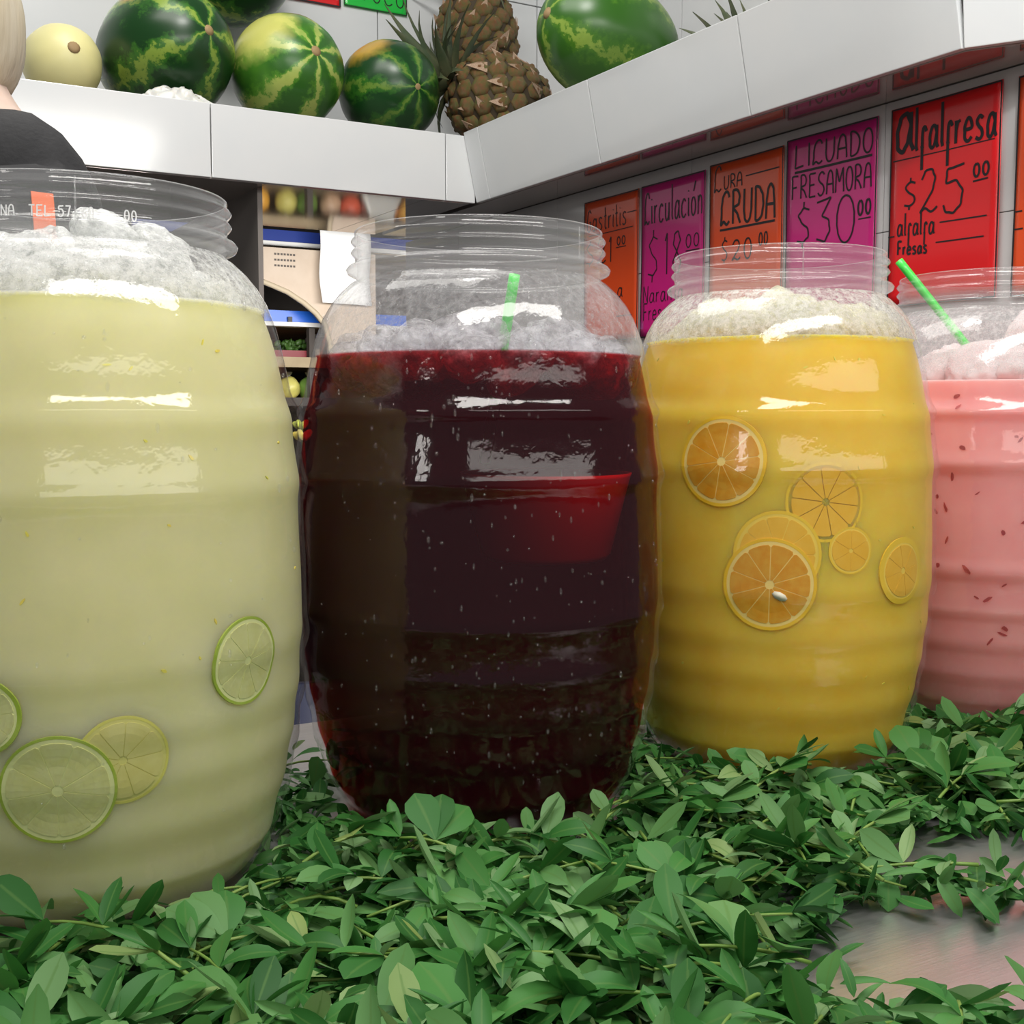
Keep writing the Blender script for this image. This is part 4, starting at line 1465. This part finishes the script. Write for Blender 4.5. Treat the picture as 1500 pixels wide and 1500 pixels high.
# head: one shaped surface with brow, nose, lips, chin; looks to -X
def head_fn(d):
    s = 1.0
    if d.x < -.2:
        s += .16 * math.exp(-((d.y / .14) ** 2 + ((d.z + .12) / .16) ** 2))       # nose
        s += .05 * math.exp(-((d.y / .25) ** 2 + ((d.z + .48) / .08) ** 2))       # lips
        s -= .06 * math.exp(-(((abs(d.y) - .36) / .14) ** 2 + ((d.z - .08) / .10) ** 2))   # eye hollows
        s += .06 * math.exp(-((d.y / .3) ** 2 + ((d.z + .8) / .15) ** 2))         # chin
    return s
v, f = ellipsoid_vf(.098, .077, .122, 40, 30, head_fn)
hd = obj('head', v, f, M['skin'], ps, True, (-.042, 0, 1.632))
for s_ in (1, -1):
    v, f = ellipsoid_vf(.011, .011, .009, 12, 8)
    ey = obj('eye', [(p[0] - .0745, p[1] + s_ * .030, p[2] + .012) for p in v], f, M['paper'], hd)
    v, f = ellipsoid_vf(.002, .005, .005, 10, 6)
    obj('iris', [(p[0] - .0850, p[1] + s_ * .030, p[2] + .012) for p in v], f, M['ink'], ey)
    v, f = ellipsoid_vf(.020, .008, .030, 14, 10, lambda d: 1 - .3 * max(0, -d.z))
    obj('ear', [(p[0] + .012, p[1] + s_ * .078, p[2] - .008) for p in v], f, M['skin'], hd)
def hair_fn(d):
    return 1.0 + .035 * noise.noise(Vector((d.x * 6, d.y * 6, d.z * 1.5))) if d.x > -.55 or d.z > .5 else .90
v, f = ellipsoid_vf(.104, .086, .128, 48, 32, hair_fn)
keep = []
vv = [Vector(p) for p in v]
obj('hair', [(p.x + .004, p.y, max(p.z, -.075) + .004) for p in vv], f, M['hair'], hd)
# black top: a second skin a little larger than the torso and upper arms
tv = [(0, 0, .87), (.015, 0, 1.12), (.038, 0, 1.30), (.045, 0, 1.42), (.0, 0, 1.530), (.02, .17, 1.43), (.05, .22, 1.20), (.02, .22, 1.12), (.02, -.16, 1.43), (.04, -.21, 1.20), (.01, -.21, 1.12)]
te = [(0, 1), (1, 2), (2, 3), (3, 4), (3, 5), (5, 6), (6, 7), (3, 8), (8, 9), (9, 10)]
tr_ = [(.17, .145), (.15, .13), (.16, .135), (.15, .125), (.098, .088), (.075, .075), (.062, .062), (.06, .06), (.075, .075), (.062, .062), (.06, .06)]
qv = [(.008, 0, 1.12), (0, 0, .96), (0, .09, .87), (0, .10, .50), (.015, .10, .12), (0, -.09, .87), (0, -.10, .50), (.015, -.10, .12)]
qe = [(0, 1), (1, 2), (2, 3), (3, 4), (1, 5), (5, 6), (6, 7)]
qr_ = [(.15, .13), (.155, .135), (.105, .105), (.075, .075), (.06, .06), (.105, .105), (.075, .075), (.06, .06)]
skin_obj('trousers', qv, qe, qr_, M['navy_cloth'], ps, 1)
shirt = skin_obj('black_top', tv, te, tr_, M['black_cloth'], ps, 0)
from mathutils.bvhtree import BVHTree
bvh = BVHTree.FromPolygons([v_.co[:] for v_ in shirt.data.vertices], [p.vertices[:] for p in shirt.data.polygons])
sv, sf = [], []
for k in range(9):
    z = 1.42 - .16 * k / 8
    for dx in (-.011, .011):
        hit = bvh.ray_cast(Vector((.044 + dx, -1, z)), Vector((0, 1, 0)))
        y = hit[0].y if hit[0] else -.12
        sv.append((.044 + dx, y - .004, z))
        sv.append((.044 + dx, y + .002, z))
for k in range(8):
    a = 4 * k
    sf += [(a, a + 4, a + 6, a + 2), (a, a + 1, a + 5, a + 4), (a + 2, a + 6, a + 7, a + 3)]
obj('apron_strap', sv, sf, M['orange_cloth'], ps, False)

# ---------------------------------------------------------------- alfalfa on the counter
def leaflet_vf(L, w, fold, curve, tip, twist=0.0):
    """one leaflet along +Y from its base, folded at the midrib, curling; returns verts, faces, uv per vertex."""
    v, uv, f = [], [], []
    n = 6
    for k in range(n + 1):
        t = k / n
        ww = w * (math.sin(PI * min(1, t ** tip)) ** .58 if 0 < t < 1 else .05)
        a = curve * t
        y = L * (math.sin(a) / curve if abs(curve) > 1e-3 else t)
        z = L * ((1 - math.cos(a)) / curve if abs(curve) > 1e-3 else 0)
        tw = twist * t
        for s, u in ((-1, 0), (0, .5), (1, 1)):
            x_ = s * ww * math.cos(fold)
            z_ = abs(s) * ww * math.sin(fold)
            v.append((x_ * math.cos(tw) - z_ * math.sin(tw), y, z + x_ * math.sin(tw) + z_ * math.cos(tw)))
            uv.append((u, t))
    for k in range(n):
        a = 3 * k
        f += [(a, a + 1, a + 4, a + 3), (a + 1, a + 2, a + 5, a + 4)]
    return v, f, uv


def set_uv(me, uv):
    l = me.uv_layers.new(name='leaf')
    idx = [0] * len(me.loops)
    me.loops.foreach_get('vertex_index', idx)
    l.data.foreach_set('uv', [c for i in idx for c in uv[i]])


LSPEC = [(1, .15, .25, -.5, .85, 0), (1, .18, .5, .5, 1.0, .3), (1, .21, .2, -.8, 1.1, -.3), (1, .13, .7, -.3, .8, .5), (1, .19, .35, -1.2, .95, 0), (1, .24, .15, .3, 1.3, .2), (1, .29, .1, -.4, 1.5, 0)]
LV = [leaflet_vf(*a) for a in LSPEC]
LME = []
for v, f, uv in LV:
    me = mesh('leaflet', v, f)
    set_uv(me, uv)
    me.materials.append(M['leaf'])
    LME.append(me)


def free_at(p, margin):
    for (jx, jy, js, lv, jar) in JARS:
        z = max(.001, min(p[2], .3))
        if math.hypot(p[0] - jx, p[1] - jy) < r_out(z) * js + margin: return False
    return p[1] < 1.12 and p[0] < 1.30 and p[2] > .0005


def covered(x, y):
    """where the alfalfa lies: round the jars and in front, with bare steel patches to the customer's right."""
    if y > 1.0: return .0
    n_ = noise.noise(Vector((x * 9, y * 9, 4.0))) * .03
    if x > .05 and y > .93: d = .25
    else: d = 1.0
    # bare patches
    for cx, cy, rx, ry, rot in ((.675, .530, .085, .042, -.35), (.60, .425, .14, .052, -.5), (.445, .478, .032, .024, 0), (.74, .43, .12, .06, -.5), (.535, .405, .11, .042, -.5)):
        dx, dy = x - cx, y - cy
        ux, uy = dx * math.cos(rot) + dy * math.sin(rot), -dx * math.sin(rot) + dy * math.cos(rot)
        if (ux / rx) ** 2 + (uy / ry) ** 2 < 1 + n_ * 14: return 0
    if x < .43 and y > .9: d = min(d, .5)
    if y < .36 and x > .3: d *= .8
    return d


rnd = random.Random(21)
XR, YR = (-.25, 1.28), (.34, 1.02)


def leaf_matrix(p, yaw, pitch, roll, s):
    return Matrix.Translation(p) @ Matrix.Rotation(yaw, 4, 'Z') @ Matrix.Rotation(pitch, 4, 'X') @ Matrix.Rotation(roll, 4, 'Y') @ Matrix.Scale(s, 4)


# bulk: one layer of loose leaves and stems nobody could count
bvs, bfs, buv, btint = [], [], [], []
cnt = 0
while cnt < 12500:
    x, y = rnd.uniform(*XR), rnd.uniform(*YR)
    # skip what the jars cover
    if rnd.random() > covered(x, y): continue
    z = .002 + .020 * rnd.random() ** 1.3
    s = rnd.uniform(.015, .032)
    m = leaf_matrix((x, y, z), rnd.uniform(0, 2 * PI), rnd.gauss(.12, .35), rnd.gauss(0, .6), s)
    v, f, uv = LV[rnd.randrange(len(LV))]
    pts = [m @ Vector(q) for q in v]
    if min(p.z for p in pts) < .0008:
        dz = .001 - min(p.z for p in pts)
        pts = [p + Vector((0, 0, dz)) for p in pts]
    if not (free_at(pts[0], .004) and free_at(pts[-1], .004) and free_at(pts[10], .004)): continue
    o_ = len(bvs)
    bvs += [tuple(p) for p in pts]
    bfs += [tuple(i + o_ for i in q) for q in f]
    buv += uv
    btint += [rnd.random() * (.55 + .45 * min(1, z / .015))] * len(v)  # leaves low in the bed tinted darker, painting in the shade between them
    cnt += 1
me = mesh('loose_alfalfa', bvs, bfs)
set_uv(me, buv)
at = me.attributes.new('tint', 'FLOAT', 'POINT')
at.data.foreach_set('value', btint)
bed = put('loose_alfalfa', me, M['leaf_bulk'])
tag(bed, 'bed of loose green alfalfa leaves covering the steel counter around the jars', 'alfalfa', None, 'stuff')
parts = []
cnt = 0
while cnt < 330:
    x, y = rnd.uniform(*XR), rnd.uniform(*YR)
    if rnd.random() > covered(x, y): continue
    a, L = rnd.uniform(0, 2 * PI), rnd.uniform(.04, .11)
    z = .003 + rnd.random() * .018
    bend = rnd.uniform(-.5, .5)
    pts = [(x + L * t * math.cos(a + bend * t), y + L * t * math.sin(a + bend * t), z + .006 * math.sin(PI * t)) for t in (0, .25, .5, .75, 1)]
    if not all(free_at(p, .006) for p in pts) or covered(pts[-1][0], pts[-1][1]) < .2: continue
    parts.append(tube_vf(pts, [.0011, .0011, .0010, .0009, .0008], 5))
    cnt += 1
st_o = obj('loose_stems', *join_vf(parts), M['stem'], bed)
st_o['kind'] = 'stuff'


# sprigs lying on top, each its own thing: a stem with trifoliate leaves
def sprig_plan(rd):
    """(stem points, stem radii, [(leaf variant, matrix)]) lying along +Y from the origin."""
    L = rd.uniform(.05, .10)
    bend = rd.uniform(-.6, .6)
    lift = rd.uniform(.002, .012)
    n = 8
    pts = [Vector((math.sin(bend * t) * L * t * .6, L * t, lift * math.sin(PI * t * .8))) for t in [k / n for k in range(n + 1)]]
    leaves = []
    nodes = rd.randint(3, 4)
    for q in range(nodes):
        t = .30 + .70 * q / (nodes - 1)
        p = pts[min(n, int(t * n))]
        side = 1 if q % 2 else -1
        last = q == nodes - 1
        base_yaw = 0 if last else side * rd.uniform(.5, 1.2)
        s = rd.uniform(.026, .041) * (1 if not last else .9)
        for w in (-1, 0, 1):
            yaw = base_yaw + w * rd.uniform(.55, .95)
            kind = rd.randrange(len(LV))
            pitch = rd.uniform(.05, .75)
            m = leaf_matrix(p + Vector((0, 0, .001)), -yaw, pitch, rd.gauss(0, .35), s * (1.12 if w == 0 else 1) * rd.uniform(.85, 1.15))
            leaves.append((kind, m))
    return pts, leaves


PLANS = []
rd = random.Random(5)
for k in range(14):
    pts, lvs = sprig_plan(rd)
    n = len(pts)
    me = mesh('stem', *tube_vf(pts, [.0013 - .0006 * i / n for i in range(n)], 6))
    me.materials.append(M['stem'])
    PLANS.append((me, pts, lvs))
placed = 0
tries = 0
while placed < 235 and tries < 20000:
    tries += 1
    # nearer the front there are more sprigs in view
    y = .37 + .62 * rnd.random() ** 1.15
    x = rnd.uniform(-.12 + (.9 - y) * .1, 1.22)
    if x > .25 + 1.1 * y + .25 or x < .3 * y - .33: continue
    if rnd.random() > covered(x, y): continue
    me, pts, lvs = PLANS[rnd.randrange(len(PLANS))]
    M0 = Matrix.Translation((x, y, rnd.uniform(.012, .024))) @ Matrix.Rotation(rnd.uniform(0, 2 * PI), 4, 'Z') @ Matrix.Rotation(rnd.gauss(.0, .12), 4, 'X')
    ends = [M0 @ p for p in pts]
    tips = [M0 @ (m @ Vector(LV[k][0][q])) for k, m in lvs for q in (1, 9, 11, 19)]
    if not all(free_at(p, .005) for p in ends) or not all(free_at(p, .004) for p in tips): continue
    nb_ = sum(covered(q.x, q.y) < .1 for q in tips)
    if nb_ > 4 and rnd.random() > .06: continue
    jn = min(range(4), key=lambda q: math.hypot(x - JARS[q][0], y - .45 - (JARS[q][1] - .45) * .6))
    where = ['in front of the green lime jar', 'in front of the dark red jar', 'in front of the yellow jar', 'beside the pink jar'][jn]
    if covered(x + .03, y - .02) == 0 or covered(x - .03, y + .02) == 0: where = 'at the edge of a bare patch of steel'
    root = empty('alfalfa_sprig', (0, 0, 0), 'fresh green alfalfa sprig lying loose ' + where, 'alfalfa', 'alfalfa sprigs ' + where)
    root.matrix_world = M0
    put('stem', me, None, root)
    for k, m in lvs:
        o = put('leaflet', LME[k], None, root)
        o.matrix_local = m
    placed += 1
print('sprigs', placed, 'tries', tries)
